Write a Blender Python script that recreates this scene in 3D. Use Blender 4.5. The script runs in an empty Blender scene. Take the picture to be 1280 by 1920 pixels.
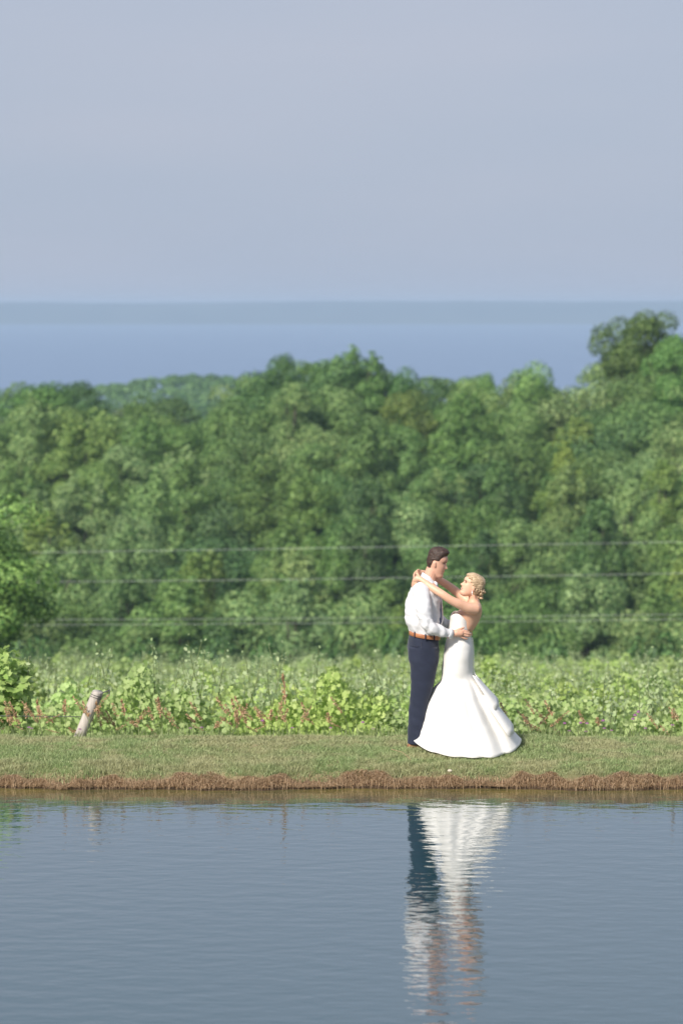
import bpy, bmesh, math, random
import numpy as np
from mathutils import Vector, Matrix, noise as mnoise

random.seed(7)
rng = np.random.default_rng(11)
scene = bpy.context.scene
COL = scene.collection
R = math.radians

# ------------------------------------------------------------------ camera, sky, sun, exposure
FPX = 5600.0
CAMZ = 4.24
HORIZON = 580.0
PITCH = math.atan((960 - HORIZON) / FPX)
FOCUS = 27.3

cam_data = bpy.data.cameras.new('camera')
cam = bpy.data.objects.new('camera', cam_data)
COL.objects.link(cam)
cam.location = (0, 0, CAMZ)
cam.rotation_euler = (math.pi / 2 - PITCH, 0, 0)
cam_data.sensor_fit = 'VERTICAL'
cam_data.sensor_height = 36.0
cam_data.sensor_width = 24.0
cam_data.lens = 36.0 * FPX / 1920.0
cam_data.clip_start = 0.5
cam_data.clip_end = 30000
cam_data.dof.use_dof = True
cam_data.dof.focus_distance = FOCUS
cam_data.dof.aperture_fstop = 2.1
scene.camera = cam

SUN_EL, SUN_AZ = 38.0, 216.0      # azimuth clockwise from +Y: behind the camera, to the left
world = bpy.data.worlds.new('World')
scene.world = world
world.use_nodes = True
wn = world.node_tree
wn.nodes.clear()
w_out = wn.nodes.new('ShaderNodeOutputWorld')
w_bg = wn.nodes.new('ShaderNodeBackground')
w_bg.inputs['Strength'].default_value = 0.1
sky = wn.nodes.new('ShaderNodeTexSky')
sky.sky_type = 'NISHITA'
sky.sun_disc = False
sky.sun_elevation = R(SUN_EL)
sky.sun_rotation = R(SUN_AZ)
sky.air_density = 1.0
sky.dust_density = 2.0
# a veil of storm cloud lies over the whole sky
w_tc = wn.nodes.new('ShaderNodeTexCoord')
w_map = wn.nodes.new('ShaderNodeMapping')
w_map.inputs['Scale'].default_value = (1.6, 1.6, 7.0)
w_noise = wn.nodes.new('ShaderNodeTexNoise')
w_noise.inputs['Scale'].default_value = 2.2
w_noise.inputs['Detail'].default_value = 3.0
w_ramp = wn.nodes.new('ShaderNodeValToRGB')
w_ramp.color_ramp.elements[0].position = 0.18
w_ramp.color_ramp.elements[0].color = (2.36, 2.82, 3.60, 1)
w_ramp.color_ramp.elements[1].position = 0.84
w_ramp.color_ramp.elements[1].color = (2.98, 3.16, 3.80, 1)
w_mix = wn.nodes.new('ShaderNodeMixRGB')
w_mix.inputs['Fac'].default_value = 0.95
wn.links.new(w_tc.outputs['Generated'], w_map.inputs['Vector'])
wn.links.new(w_map.outputs['Vector'], w_noise.inputs['Vector'])
wn.links.new(w_noise.outputs['Fac'], w_ramp.inputs['Fac'])
wn.links.new(sky.outputs['Color'], w_mix.inputs['Color1'])
wn.links.new(w_ramp.outputs['Color'], w_mix.inputs['Color2'])
wn.links.new(w_mix.outputs['Color'], w_bg.inputs['Color'])
wn.links.new(w_bg.outputs['Background'], w_out.inputs['Surface'])

sun_data = bpy.data.lights.new('sun', 'SUN')
sun_data.energy = 3.4
sun_data.angle = R(8.0)
sun_data.color = (1.0, 0.93, 0.84)
sun = bpy.data.objects.new('sun', sun_data)
COL.objects.link(sun)
sd = Vector((math.sin(R(SUN_AZ)) * math.cos(R(SUN_EL)), math.cos(R(SUN_AZ)) * math.cos(R(SUN_EL)), math.sin(R(SUN_EL))))
sun.rotation_euler = sd.to_track_quat('Z', 'Y').to_euler()
sun.location = (-40, -60, 60)

scene.view_settings.view_transform = 'Standard'
scene.view_settings.look = 'None'
scene.view_settings.gamma = 1.0
scene.view_settings.use_curve_mapping = False
scene.view_settings.exposure = 0.75

# ------------------------------------------------------------------ helpers
def W(px, py, Y):
    """world point on the plane y=Y that lies on the ray of photo pixel (px, py)"""
    u = (px - 640) / FPX
    v = (960 - py) / FPX
    dy = v * math.sin(PITCH) + math.cos(PITCH)
    dz = v * math.cos(PITCH) - math.sin(PITCH)
    t = Y / dy
    return Vector((u * t, Y, CAMZ + dz * t))

def zpix(py, Y):
    return W(640, py, Y).z

def tag(o, label=None, cat=None, group=None, kind=None):
    if label: o['label'] = label
    if cat: o['category'] = cat
    if group: o['group'] = group
    if kind: o['kind'] = kind
    return o

def link(o, parent=None):
    COL.objects.link(o)
    if parent is not None:
        o.parent = parent
    return o

def empty(name, loc=(0, 0, 0), rz=0.0):
    o = bpy.data.objects.new(name, None)
    o.empty_display_size = 0.2
    COL.objects.link(o)
    o.location = loc
    o.rotation_euler = (0, 0, rz)
    return o

def mesh_np(name, verts, faces, smooth=False):
    """verts (n,3); faces (m,k) all of the same size k"""
    verts = np.asarray(verts, dtype=np.float32)
    faces = np.asarray(faces, dtype=np.int32)
    me = bpy.data.meshes.new(name)
    m, k = faces.shape
    me.vertices.add(len(verts)); me.vertices.foreach_set('co', verts.ravel())
    me.loops.add(m * k); me.loops.foreach_set('vertex_index', faces.ravel())
    me.polygons.add(m)
    me.polygons.foreach_set('loop_start', np.arange(0, m * k, k, dtype=np.int32))
    me.polygons.foreach_set('loop_total', np.full(m, k, dtype=np.int32))
    me.update(calc_edges=True)
    if smooth:
        me.polygons.foreach_set('use_smooth', np.ones(m, dtype=bool))
    return me

def obj(name, me, mat=None, parent=None, loc=None):
    o = bpy.data.objects.new(name, me)
    if mat is not None:
        me.materials.clear(); me.materials.append(mat)
    link(o, parent)
    if loc is not None: o.location = loc
    return o

def local(p, origin):
    return Vector(p) - Vector(origin)

class MB:
    """collects shells into one mesh"""
    def __init__(s):
        s.v = []; s.f = []
    def add(s, v, f):
        b = len(s.v)
        s.v += [tuple(p) for p in v]
        s.f += [tuple(i + b for i in q) for q in f]
        return s
    def loft(s, rings, cap=True):
        n = len(rings[0]); v = [p for r in rings for p in r]; f = []
        for i in range(len(rings) - 1):
            for j in range(n):
                a = i * n + j; b = i * n + (j + 1) % n
                f.append((a, b, b + n, a + n))
        if cap:
            f.append(tuple(range(n - 1, -1, -1)))
            f.append(tuple((len(rings) - 1) * n + j for j in range(n)))
        return s.add(v, f)
    def tube(s, pts, rad, n=8, flat=None):
        """round tube along pts; rad list; rounded ends"""
        pts = [Vector(p) for p in pts]
        if not hasattr(rad, '__len__'): rad = [rad] * len(pts)
        t0 = (pts[1] - pts[0]).normalized(); t1 = (pts[-1] - pts[-2]).normalized()
        P = [pts[0] - t0 * rad[0] * 0.85, pts[0] - t0 * rad[0] * 0.5] + pts + [pts[-1] + t1 * rad[-1] * 0.5, pts[-1] + t1 * rad[-1] * 0.85]
        Q = [rad[0] * 0.4, rad[0] * 0.84] + list(rad) + [rad[-1] * 0.84, rad[-1] * 0.4]
        ref = Vector((0, 1, 0)) if abs(t0.y) < 0.8 else Vector((1, 0, 0))
        rings = []
        for i, p in enumerate(P):
            a = P[max(0, i - 1)]; b = P[min(len(P) - 1, i + 1)]
            t = (b - a).normalized()
            u = ref - t * ref.dot(t); u.normalize(); w = t.cross(u)
            ref = u
            rings.append([p + (u * math.cos(k * 2 * math.pi / n) + w * math.sin(k * 2 * math.pi / n) * (flat or 1)) * Q[i] for k in range(n)])
        return s.loft(rings)
    def ell(s, c, r, n=12, m=8, rot=None):
        rings = []
        for i in range(1, m):
            ph = math.pi * i / m - math.pi / 2
            ring = []
            for k in range(n):
                th = 2 * math.pi * k / n
                p = Vector((r[0] * math.cos(ph) * math.cos(th), r[1] * math.cos(ph) * math.sin(th), r[2] * math.sin(ph)))
                if rot is not None: p = rot @ p
                ring.append(Vector(c) + p)
            rings.append(ring)
        return s.loft(rings)
    def mesh(s, name, smooth=True):
        me = bpy.data.meshes.new(name)
        me.from_pydata([tuple(p) for p in s.v], [], s.f)
        me.update()
        if smooth:
            me.polygons.foreach_set('use_smooth', np.ones(len(me.polygons), dtype=bool))
        return me
    def fused(s, name, voxel=0.006, smooth_it=4, disp=None):
        """fuse the overlapping shells into one continuous skin"""
        me = s.mesh(name)
        o = bpy.data.objects.new('tmp', me); COL.objects.link(o)
        m = o.modifiers.new('r', 'REMESH'); m.mode = 'VOXEL'; m.voxel_size = voxel
        if smooth_it:
            m2 = o.modifiers.new('s', 'SMOOTH'); m2.iterations = smooth_it; m2.factor = 0.5
        dg = bpy.context.evaluated_depsgraph_get()
        out = bpy.data.meshes.new_from_object(o.evaluated_get(dg))
        out.name = name
        bpy.data.objects.remove(o)
        if disp:
            nrm = [v.normal.copy() for v in out.vertices]
            for v, n in zip(out.vertices, nrm):
                v.co += n * disp(v.co)
        out.polygons.foreach_set('use_smooth', np.ones(len(out.polygons), dtype=bool))
        out.update()
        return out

# ------------------------------------------------------------------ materials
def newmat(name):
    m = bpy.data.materials.new(name); m.use_nodes = True
    nt = m.node_tree
    for n in list(nt.nodes):
        if n.type != 'OUTPUT_MATERIAL': nt.nodes.remove(n)
    return m, nt, [n for n in nt.nodes if n.type == 'OUTPUT_MATERIAL'][0]

def fabric(name, c1, c2, scale=40, rough=0.8, bump=0.0, sheen=0.0, stretch=(1, 1, 1), subs=0.0, detail=4, spec=0.3):
    m, nt, out = newmat(name)
    p = nt.nodes.new('ShaderNodeBsdfPrincipled')
    tc = nt.nodes.new('ShaderNodeTexCoord'); mp = nt.nodes.new('ShaderNodeMapping')
    mp.inputs['Scale'].default_value = stretch
    nz = nt.nodes.new('ShaderNodeTexNoise'); nz.inputs['Scale'].default_value = scale; nz.inputs['Detail'].default_value = detail
    rp = nt.nodes.new('ShaderNodeValToRGB')
    rp.color_ramp.elements[0].position = 0.3; rp.color_ramp.elements[0].color = (*c1, 1)
    rp.color_ramp.elements[1].position = 0.7; rp.color_ramp.elements[1].color = (*c2, 1)
    nt.links.new(tc.outputs['Object'], mp.inputs['Vector']); nt.links.new(mp.outputs['Vector'], nz.inputs['Vector'])
    nt.links.new(nz.outputs['Fac'], rp.inputs['Fac']); nt.links.new(rp.outputs['Color'], p.inputs['Base Color'])
    p.inputs['Roughness'].default_value = rough
    p.inputs['Specular IOR Level'].default_value = spec
    if sheen: p.inputs['Sheen Weight'].default_value = sheen
    if subs:
        p.inputs['Subsurface Weight'].default_value = subs
        p.inputs['Subsurface Radius'].default_value = (0.02, 0.008, 0.004)
        p.inputs['Subsurface Scale'].default_value = 1.0
    if bump:
        b = nt.nodes.new('ShaderNodeBump'); b.inputs['Strength'].default_value = bump; b.inputs['Distance'].default_value = 0.01
        nt.links.new(nz.outputs['Fac'], b.inputs['Height']); nt.links.new(b.outputs['Normal'], p.inputs['Normal'])
    nt.links.new(p.outputs['BSDF'], out.inputs['Surface'])
    return m

def leafmat(name, dark, light, trans=0.35, tint_obj=False, patch=None, rough=0.5):
    """diffuse + translucent leaf with its own tone per leaf (random per island)"""
    m, nt, out = newmat(name)
    geo = nt.nodes.new('ShaderNodeNewGeometry')
    rp = nt.nodes.new('ShaderNodeValToRGB')
    rp.color_ramp.elements[0].position = 0.0; rp.color_ramp.elements[0].color = (*dark, 1)
    rp.color_ramp.elements[1].position = 1.0; rp.color_ramp.elements[1].color = (*light, 1)
    nt.links.new(geo.outputs['Random Per Island'], rp.inputs['Fac'])
    col = rp.outputs['Color']
    if patch:
        nz = nt.nodes.new('ShaderNodeTexNoise'); nz.inputs['Scale'].default_value = patch[1]; nz.inputs['Detail'].default_value = 3
        nt.links.new(geo.outputs['Position'], nz.inputs['Vector'])
        r2 = nt.nodes.new('ShaderNodeValToRGB'); r2.color_ramp.elements[0].position = 0.42; r2.color_ramp.elements[1].position = 0.6
        nt.links.new(nz.outputs['Fac'], r2.inputs['Fac'])
        mx = nt.nodes.new('ShaderNodeMixRGB'); mx.inputs['Color2'].default_value = (*patch[0], 1)
        ml = nt.nodes.new('ShaderNodeMath'); ml.operation = 'MULTIPLY'; ml.inputs[1].default_value = patch[2]
        nt.links.new(r2.outputs['Color'], ml.inputs[0]); nt.links.new(ml.outputs[0], mx.inputs['Fac'])
        nt.links.new(col, mx.inputs['Color1']); col = mx.outputs['Color']
    if tint_obj:
        oi = nt.nodes.new('ShaderNodeObjectInfo')
        mx = nt.nodes.new('ShaderNodeMixRGB'); mx.blend_type = 'MULTIPLY'; mx.inputs['Fac'].default_value = 1.0
        nt.links.new(col, mx.inputs['Color1']); nt.links.new(oi.outputs['Color'], mx.inputs['Color2'])
        col = mx.outputs['Color']
    d = nt.nodes.new('ShaderNodeBsdfPrincipled'); d.inputs['Roughness'].default_value = rough
    d.inputs['Specular IOR Level'].default_value = 0.25
    t = nt.nodes.new('ShaderNodeBsdfTranslucent')
    ms = nt.nodes.new('ShaderNodeMixShader'); ms.inputs['Fac'].default_value = trans
    nt.links.new(col, d.inputs['Base Color']); nt.links.new(col, t.inputs['Color'])
    nt.links.new(d.outputs['BSDF'], ms.inputs[1]); nt.links.new(t.outputs['BSDF'], ms.inputs[2])
    nt.links.new(ms.outputs['Shader'], out.inputs['Surface'])
    return m

M_tree = leafmat('tree_leaves', (0.034, 0.098, 0.024), (0.255, 0.375, 0.130), 0.22, tint_obj=True)
M_vine = leafmat('vine_leaves', (0.35, 0.50, 0.15), (0.56, 0.67, 0.29), 0.45, tint_obj=True)
M_vinetip = leafmat('vine_tip_leaves', (0.42, 0.55, 0.26), (0.60, 0.68, 0.40), 0.45)
M_grass = leafmat('lawn_grass', (0.19, 0.29, 0.10), (0.46, 0.53, 0.26), 0.3, patch=((0.50, 0.45, 0.27), 2.3, 0.6))
M_thatch = leafmat('dead_grass', (0.26, 0.17, 0.09), (0.72, 0.53, 0.34), 0.25)
M_weed = leafmat('weed_grass', (0.14, 0.20, 0.07), (0.34, 0.40, 0.18), 0.3)
M_rust = leafmat('rust_seed', (0.44, 0.26, 0.13), (0.74, 0.52, 0.33), 0.35)
M_petal = leafmat('pink_petal', (0.42, 0.16, 0.38), (0.62, 0.36, 0.58), 0.3)
M_bark = fabric('bark', (0.06, 0.05, 0.04), (0.14, 0.12, 0.09), 8, 0.9, 0.6, stretch=(1, 1, 0.2))
M_wood = fabric('weathered_wood', (0.30, 0.27, 0.24), (0.55, 0.50, 0.45), 18, 0.85, 0.8, stretch=(1.5, 1.5, 0.12))
M_wire = fabric('steel_wire', (0.45, 0.47, 0.46), (0.6, 0.62, 0.6), 5, 0.4)
M_darkwire = fabric('dark_wire', (0.05, 0.05, 0.05), (0.09, 0.09, 0.09), 5, 0.5)
M_skin = fabric('skin', (0.60, 0.335, 0.235), (0.70, 0.41, 0.29), 14, 0.5, subs=0.12, spec=0.4)
M_skin_w = fabric('tanned_skin', (0.66, 0.385, 0.26), (0.76, 0.46, 0.32), 10, 0.45, subs=0.12, spec=0.4)
M_shirt = fabric('white_cotton', (0.68, 0.68, 0.70), (0.73, 0.73, 0.75), 9, 0.8, 0.25)
M_trouser = fabric('navy_wool', (0.012, 0.017, 0.036), (0.019, 0.025, 0.050), 160, 0.8, 0.15, sheen=0.2)
M_belt = fabric('tan_leather', (0.33, 0.125, 0.05), (0.43, 0.18, 0.085), 30, 0.4)
M_buckle = fabric('brass', (0.6, 0.42, 0.18), (0.7, 0.5, 0.25), 30, 0.3)
M_shoe = fabric('brown_leather', (0.20, 0.09, 0.04), (0.32, 0.15, 0.07), 30, 0.4)
M_tie = fabric('navy_tie', (0.05, 0.06, 0.11), (0.13, 0.14, 0.21), 90, 0.5)
M_dress = fabric('ivory_satin', (0.73, 0.718, 0.69), (0.77, 0.758, 0.73), 5, 0.42, 0.08, spec=0.45, detail=2)
M_dress2 = fabric('ivory_bodice', (0.78, 0.76, 0.72), (0.87, 0.85, 0.82), 22, 0.55, 0.5, stretch=(1, 1, 2.5))
M_pearl = fabric('pearl', (0.85, 0.83, 0.8), (0.9, 0.88, 0.85), 30, 0.25)
M_eye = fabric('eye_dark', (0.03, 0.02, 0.015), (0.06, 0.04, 0.03), 30, 0.3)
M_lip = fabric('lips', (0.50, 0.14, 0.12), (0.56, 0.18, 0.15), 30, 0.5)
M_teeth = fabric('teeth', (0.8, 0.78, 0.74), (0.85, 0.83, 0.8), 30, 0.3)
M_stone = fabric('pale_stone', (0.45, 0.40, 0.30), (0.62, 0.56, 0.45), 30, 0.9, 0.5)
M_hair_m = fabric('dark_brown_hair', (0.018, 0.010, 0.007), (0.075, 0.040, 0.026), 110, 0.5, 0.7, stretch=(0.35, 1, 1), spec=0.5)
M_hair_w = fabric('blonde_hair', (0.26, 0.16, 0.085), (0.70, 0.53, 0.34), 75, 0.4, 0.7, stretch=(0.3, 1.2, 1), spec=0.5)

# ground
def ground_material():
    m, nt, out = newmat('ground_soil')
    L = nt.links.new
    geo = nt.nodes.new('ShaderNodeNewGeometry')
    sep = nt.nodes.new('ShaderNodeSeparateXYZ'); L(geo.outputs['Position'], sep.inputs[0])
    def noise(sc, det=5):
        n = nt.nodes.new('ShaderNodeTexNoise'); n.inputs['Scale'].default_value = sc; n.inputs['Detail'].default_value = det
        L(geo.outputs['Position'], n.inputs['Vector']); return n
    def ramp(src, stops):
        r = nt.nodes.new('ShaderNodeValToRGB')
        e = r.color_ramp.elements
        e[0].position, e[0].color = stops[0][0], (*stops[0][1], 1)
        e[1].position, e[1].color = stops[-1][0], (*stops[-1][1], 1)
        for p, c in stops[1:-1]:
            x = e.new(p); x.color = (*c, 1)
        L(src, r.inputs['Fac']); return r
    n1 = noise(3.0); n2 = noise(40.0)
    lawn = ramp(n1.outputs['Fac'], [(0.35, (0.11, 0.14, 0.06)), (0.65, (0.27, 0.24, 0.13))])
    mud = ramp(n2.outputs['Fac'], [(0.3, (0.08, 0.05, 0.032)), (0.7, (0.26, 0.17, 0.11))])
    # mud below 0.13 m on the pond side, wet and dark at the waterline
    mr = nt.nodes.new('ShaderNodeMapRange'); mr.inputs['From Min'].default_value = 0.05; mr.inputs['From Max'].default_value = 0.14
    L(sep.outputs['Z'], mr.inputs['Value'])
    mx = nt.nodes.new('ShaderNodeMixRGB'); L(mr.outputs[0], mx.inputs['Fac']); L(mud.outputs['Color'], mx.inputs['Color1']); L(lawn.outputs['Color'], mx.inputs['Color2'])
    wr = nt.nodes.new('ShaderNodeMapRange'); wr.inputs['From Min'].default_value = 0.012; wr.inputs['From Max'].default_value = 0.05; wr.inputs['To Min'].default_value = 0.25
    L(sep.outputs['Z'], wr.inputs['Value'])
    wm = nt.nodes.new('ShaderNodeMixRGB'); wm.inputs['Color1'].default_value = (0.018, 0.014, 0.008, 1)
    L(wr.outputs[0], wm.inputs['Fac']); L(mx.outputs['Color'], wm.inputs['Color2']); mx = wm
    # beyond the berm: meadow under the vines, leaf litter in the wood
    far = ramp(noise(0.8).outputs['Fac'], [(0.3, (0.06, 0.09, 0.03)), (0.7, (0.14, 0.16, 0.06))])
    ms = nt.nodes.new('ShaderNodeMapRange'); ms.inputs['From Min'].default_value = 27.9; ms.inputs['From Max'].default_value = 28.4
    L(sep.outputs['Y'], ms.inputs['Value'])
    mx2 = nt.nodes.new('ShaderNodeMixRGB'); L(ms.outputs[0], mx2.inputs['Fac']); L(mx.outputs['Color'], mx2.inputs['Color1']); L(far.outputs['Color'], mx2.inputs['Color2'])
    p = nt.nodes.new('ShaderNodeBsdfPrincipled'); p.inputs['Roughness'].default_value = 0.95
    p.inputs['Specular IOR Level'].default_value = 0.1
    b = nt.nodes.new('ShaderNodeBump'); b.inputs['Strength'].default_value = 0.7; b.inputs['Distance'].default_value = 0.02
    L(n2.outputs['Fac'], b.inputs['Height']); L(b.outputs['Normal'], p.inputs['Normal'])
    L(mx2.outputs['Color'], p.inputs['Base Color']); L(p.outputs['BSDF'], out.inputs['Surface'])
    return m
M_ground = ground_material()

def water_material(name, body, s1, s2, str1, str2, dist1, dist2, bank_reflection_tint=None):
    m, nt, out = newmat(name); L = nt.links.new
    geo = nt.nodes.new('ShaderNodeNewGeometry')
    mp = nt.nodes.new('ShaderNodeMapping'); mp.inputs['Scale'].default_value = (0.55, 1.0, 1.0)
    mp.inputs['Rotation'].default_value = (0, 0, R(8))
    L(geo.outputs['Position'], mp.inputs['Vector'])
    a = nt.nodes.new('ShaderNodeTexNoise'); a.inputs['Scale'].default_value = s1; a.inputs['Detail'].default_value = 2.5
    c = nt.nodes.new('ShaderNodeTexNoise'); c.inputs['Scale'].default_value = s2; c.inputs['Detail'].default_value = 2
    L(mp.outputs['Vector'], a.inputs['Vector']); L(mp.outputs['Vector'], c.inputs['Vector'])
    b1 = nt.nodes.new('ShaderNodeBump'); b1.inputs['Strength'].default_value = str1; b1.inputs['Distance'].default_value = dist1
    b2 = nt.nodes.new('ShaderNodeBump'); b2.inputs['Strength'].default_value = str2; b2.inputs['Distance'].default_value = dist2
    L(a.outputs['Fac'], b1.inputs['Height']); L(c.outputs['Fac'], b2.inputs['Height']); L(b1.outputs['Normal'], b2.inputs['Normal'])
    p = nt.nodes.new('ShaderNodeBsdfPrincipled')
    p.inputs['Base Color'].default_value = (*body, 1); p.inputs['Roughness'].default_value = 0.02
    if bank_reflection_tint:     # olive reflection of the bank, painted into the water colour near its edge
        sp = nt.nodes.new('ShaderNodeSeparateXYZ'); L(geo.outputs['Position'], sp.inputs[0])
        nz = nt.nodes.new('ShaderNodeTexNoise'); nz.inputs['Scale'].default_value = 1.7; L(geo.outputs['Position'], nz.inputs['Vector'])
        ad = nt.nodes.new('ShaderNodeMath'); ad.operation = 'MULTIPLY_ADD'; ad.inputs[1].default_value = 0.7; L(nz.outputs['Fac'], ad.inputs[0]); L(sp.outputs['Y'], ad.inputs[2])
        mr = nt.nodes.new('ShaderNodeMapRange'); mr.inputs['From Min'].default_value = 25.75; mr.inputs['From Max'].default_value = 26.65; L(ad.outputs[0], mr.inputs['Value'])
        cm_ = nt.nodes.new('ShaderNodeMixRGB'); cm_.inputs['Color1'].default_value = (*body, 1); cm_.inputs['Color2'].default_value = (*bank_reflection_tint, 1)
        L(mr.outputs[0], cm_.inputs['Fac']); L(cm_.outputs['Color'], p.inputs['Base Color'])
    p.inputs['IOR'].default_value = 1.5
    L(b2.outputs['Normal'], p.inputs['Normal']); L(p.outputs['BSDF'], out.inputs['Surface'])
    return m
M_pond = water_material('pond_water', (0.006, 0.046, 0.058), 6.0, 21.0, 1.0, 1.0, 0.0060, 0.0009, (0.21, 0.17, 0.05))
for n_ in M_pond.node_tree.nodes:
    if n_.type == 'BSDF_PRINCIPLED':
        n_.inputs['Coat Weight'].default_value = 0.5; n_.inputs['Coat Roughness'].default_value = 0.02
        bl_ = n_.inputs['Normal'].links[0].from_socket; M_pond.node_tree.links.new(bl_, n_.inputs['Coat Normal'])
M_lake = water_material('lake_water', (0.155, 0.22, 0.33), 0.02, 0.1, 0.3, 0.3, 1.0, 0.3)
for n_ in M_lake.node_tree.nodes:      # wind-roughened far water
    if n_.type == 'BSDF_PRINCIPLED': n_.inputs['Roughness'].default_value = 0.6; n_.inputs['Specular IOR Level'].default_value = 0.15

# ------------------------------------------------------------------ terrain
SKYL = [(-900, 640), (-400, 700), (-100, 735), (0, 738), (60, 712), (120, 708), (170, 745), (300, 752), (400, 752), (460, 710), (500, 690), (560, 695), (600, 690),
        (680, 685), (720, 712), (760, 712), (810, 722), (870, 730), (930, 725), (990, 700), (1050, 705), (1090, 700), (1120, 690), (1160, 672), (1280, 640), (1600, 600), (2200, 560)]
def skyline(px):
    return np.interp(px, [a for a, b in SKYL], [b + (8 if a < 470 else -6 if a < 830 else 2 if a < 980 else 12) for a, b in SKYL])
D0, D1 = 127.0, 178.0
def canopy_z(x, y):
    px = 640 + x / np.maximum(y, 1.0) * FPX
    s = np.clip((y - D0) / (D1 - D0), -0.2, 1.15)
    py = 1150 + s * (skyline(px) - 1150)
    return CAMZ - (py - HORIZON) / FPX * y
TREE_H = 8.6
def edge_y(x):
    return 26.20 + 0.050 * np.sin(x * 1.7 + 0.5) + 0.025 * np.sin(x * 4.1 + 2) + 0.012 * np.sin(x * 11.3) + 0.008 * np.sin(x * 23.0 + 1)
def gz(x, y):
    """ground height"""
    x = np.asarray(x, dtype=float); y = np.asarray(y, dtype=float)
    x, y = np.broadcast_arrays(x, y)
    e = edge_y(x)
    d = y - e
    lawn = np.interp(d, [-30, -4, -0.6, -0.05, 0.0, 0.05, 0.12, 0.35, 1.1, 1.5, 1.9, 2.6, 4.6],
                        [-1.0, -1.0, -0.35, -0.10, -0.01, 0.06, 0.12, 0.165, 0.235, 0.245, 0.17, -0.25, -1.65])
    bump = 0.5 * np.sin(x * 5.1 + 1.3 * np.sin(x * 2.3)) + 0.35 * np.sin(x * 13.7 + y * 9) + 0.3 * np.sin(x * 29 + 2 * np.sin(y * 37)) + 0.25 * np.sin(x * 47 + y * 61)
    lawn = lawn + 0.020 * bump * np.exp(-((d - 0.14) / 0.12) ** 2)
    lawn = lawn + 0.012 * np.sin(x * 2.3 + 1.0) * np.sin(y * 3.1) * (d > 0.1)
    # near shore with the photographer's rise
    near = np.interp(y, [-60, -8, 0, 3, 6.5, 8, 10], [2.9, 2.8, 2.6, 2.3, 0.25, -0.5, -1.0])
    z = np.where(y < 15, near, lawn)
    vine = -1.65 - 0.112 * (y - 30.8)
    z = np.where(y > 30.8, vine, z)
    forest = canopy_z(x, y) - TREE_H
    t = np.clip((y - 100) / 24.0, 0, 1); t = t * t * (3 - 2 * t)
    z = np.where(y > 100, vine * (1 - t) + forest * t, z)
    f2 = canopy_z(x, np.full_like(y, 182.0)) - TREE_H
    t = np.clip((y - 186) / 110.0, 0, 1); t = t * t * (3 - 2 * t)
    z = np.where(y > 182, f2 * (1 - t) + (-19.0) * t, z)
    # far wooded ridge
    rid = 4.6 * np.exp(-((x + 30) / 24) ** 2 - ((y - 620) / 60) ** 2)
    z = z + np.where(y > 400, rid, 0)
    z = np.where(y > 690, np.interp(y, [690, 760, 6000], [-19.0, -26.0, -30.0]), z)
    return z

xs = np.unique(np.concatenate([np.linspace(-5200, -400, 9), np.linspace(-400, -60, 18), np.linspace(-60, -8, 40), np.linspace(-8, 8, 330),
                               np.linspace(8, 60, 40), np.linspace(60, 400, 18), np.linspace(400, 5200, 9)]).round(4))
ys = np.unique(np.concatenate([np.linspace(-60, 3, 10), np.linspace(3, 10, 12), np.linspace(10, 25.6, 10), np.linspace(25.6, 26.6, 46), np.linspace(26.6, 28.4, 30),
                               np.linspace(28.4, 32, 12), np.linspace(32, 100, 25), np.linspace(100, 190, 40), np.linspace(190, 690, 34), np.linspace(690, 760, 5), np.linspace(760, 5800, 14)]).round(4))
X, Y = np.meshgrid(xs, ys)
Z = gz(X, Y)
bandm = (Y > 26.0) & (Y < 28.2) & (np.abs(X) < 9)
Z = Z + bandm * (0.010 * rng.standard_normal(Z.shape)) * (Y - edge_y(X) > 0.0)
V = np.stack([X.ravel(), Y.ravel(), Z.ravel()], 1)
nx, ny = len(xs), len(ys)
ii, jj = np.meshgrid(np.arange(ny - 1), np.arange(nx - 1), indexing='ij')
a = (ii * nx + jj).ravel()
F = np.stack([a, a + 1, a + nx + 1, a + nx], 1)
ground = obj('ground', mesh_np('ground', V, F, True), M_ground)
tag(ground, 'grassy bank and sloping vineyard ground beyond the pond', None, None, 'structure')

# pond sheet
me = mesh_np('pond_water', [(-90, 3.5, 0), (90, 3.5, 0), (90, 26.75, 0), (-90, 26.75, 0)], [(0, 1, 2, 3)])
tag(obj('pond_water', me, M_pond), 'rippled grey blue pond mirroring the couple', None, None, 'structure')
# lake
LZ = -20.8
me = mesh_np('lake_water', [(-5000, 700, LZ), (5000, 700, LZ), (5000, 5300, LZ), (-5000, 5300, LZ)], [(0, 1, 2, 3)])
tag(obj('lake_water', me, M_lake), 'wide hazy blue lake beyond the wood', None, None, 'structure')
# far shore: low land across the lake
sx = np.linspace(-4900, 4900, 160)
rows = []
top = (CAMZ - (566 - HORIZON) / FPX * 5250)
hh = top + 1.2 * np.sin(sx / 310.) + 0.9 * np.sin(sx / 130. + 1) + 0.5 * rng.standard_normal(160)
for k, (yy, fr) in enumerate([(4990, -0.15), (5000, 0.0), (5060, 0.25), (5150, 0.7), (5250, 1.0), (5500, 0.9), (5700, -0.1)]):
    rows.append(np.stack([sx, np.full(160, yy) + (20 * np.sin(sx / 200.) if k < 5 else 0), LZ + (hh - LZ) * fr], 1))
V = np.concatenate(rows)
ii, jj = np.meshgrid(np.arange(6), np.arange(159), indexing='ij'); a = (ii * 160 + jj).ravel()
F = np.stack([a, a + 1, a + 161, a + 160], 1)
M_shore = fabric('shore_woods', (0.06, 0.085, 0.09), (0.09, 0.115, 0.11), 0.01, 0.9)
tag(obj('far_shore', mesh_np('far_shore', V, F, True), M_shore), 'faint blue far shore across the lake', None, None, 'structure')

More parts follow.
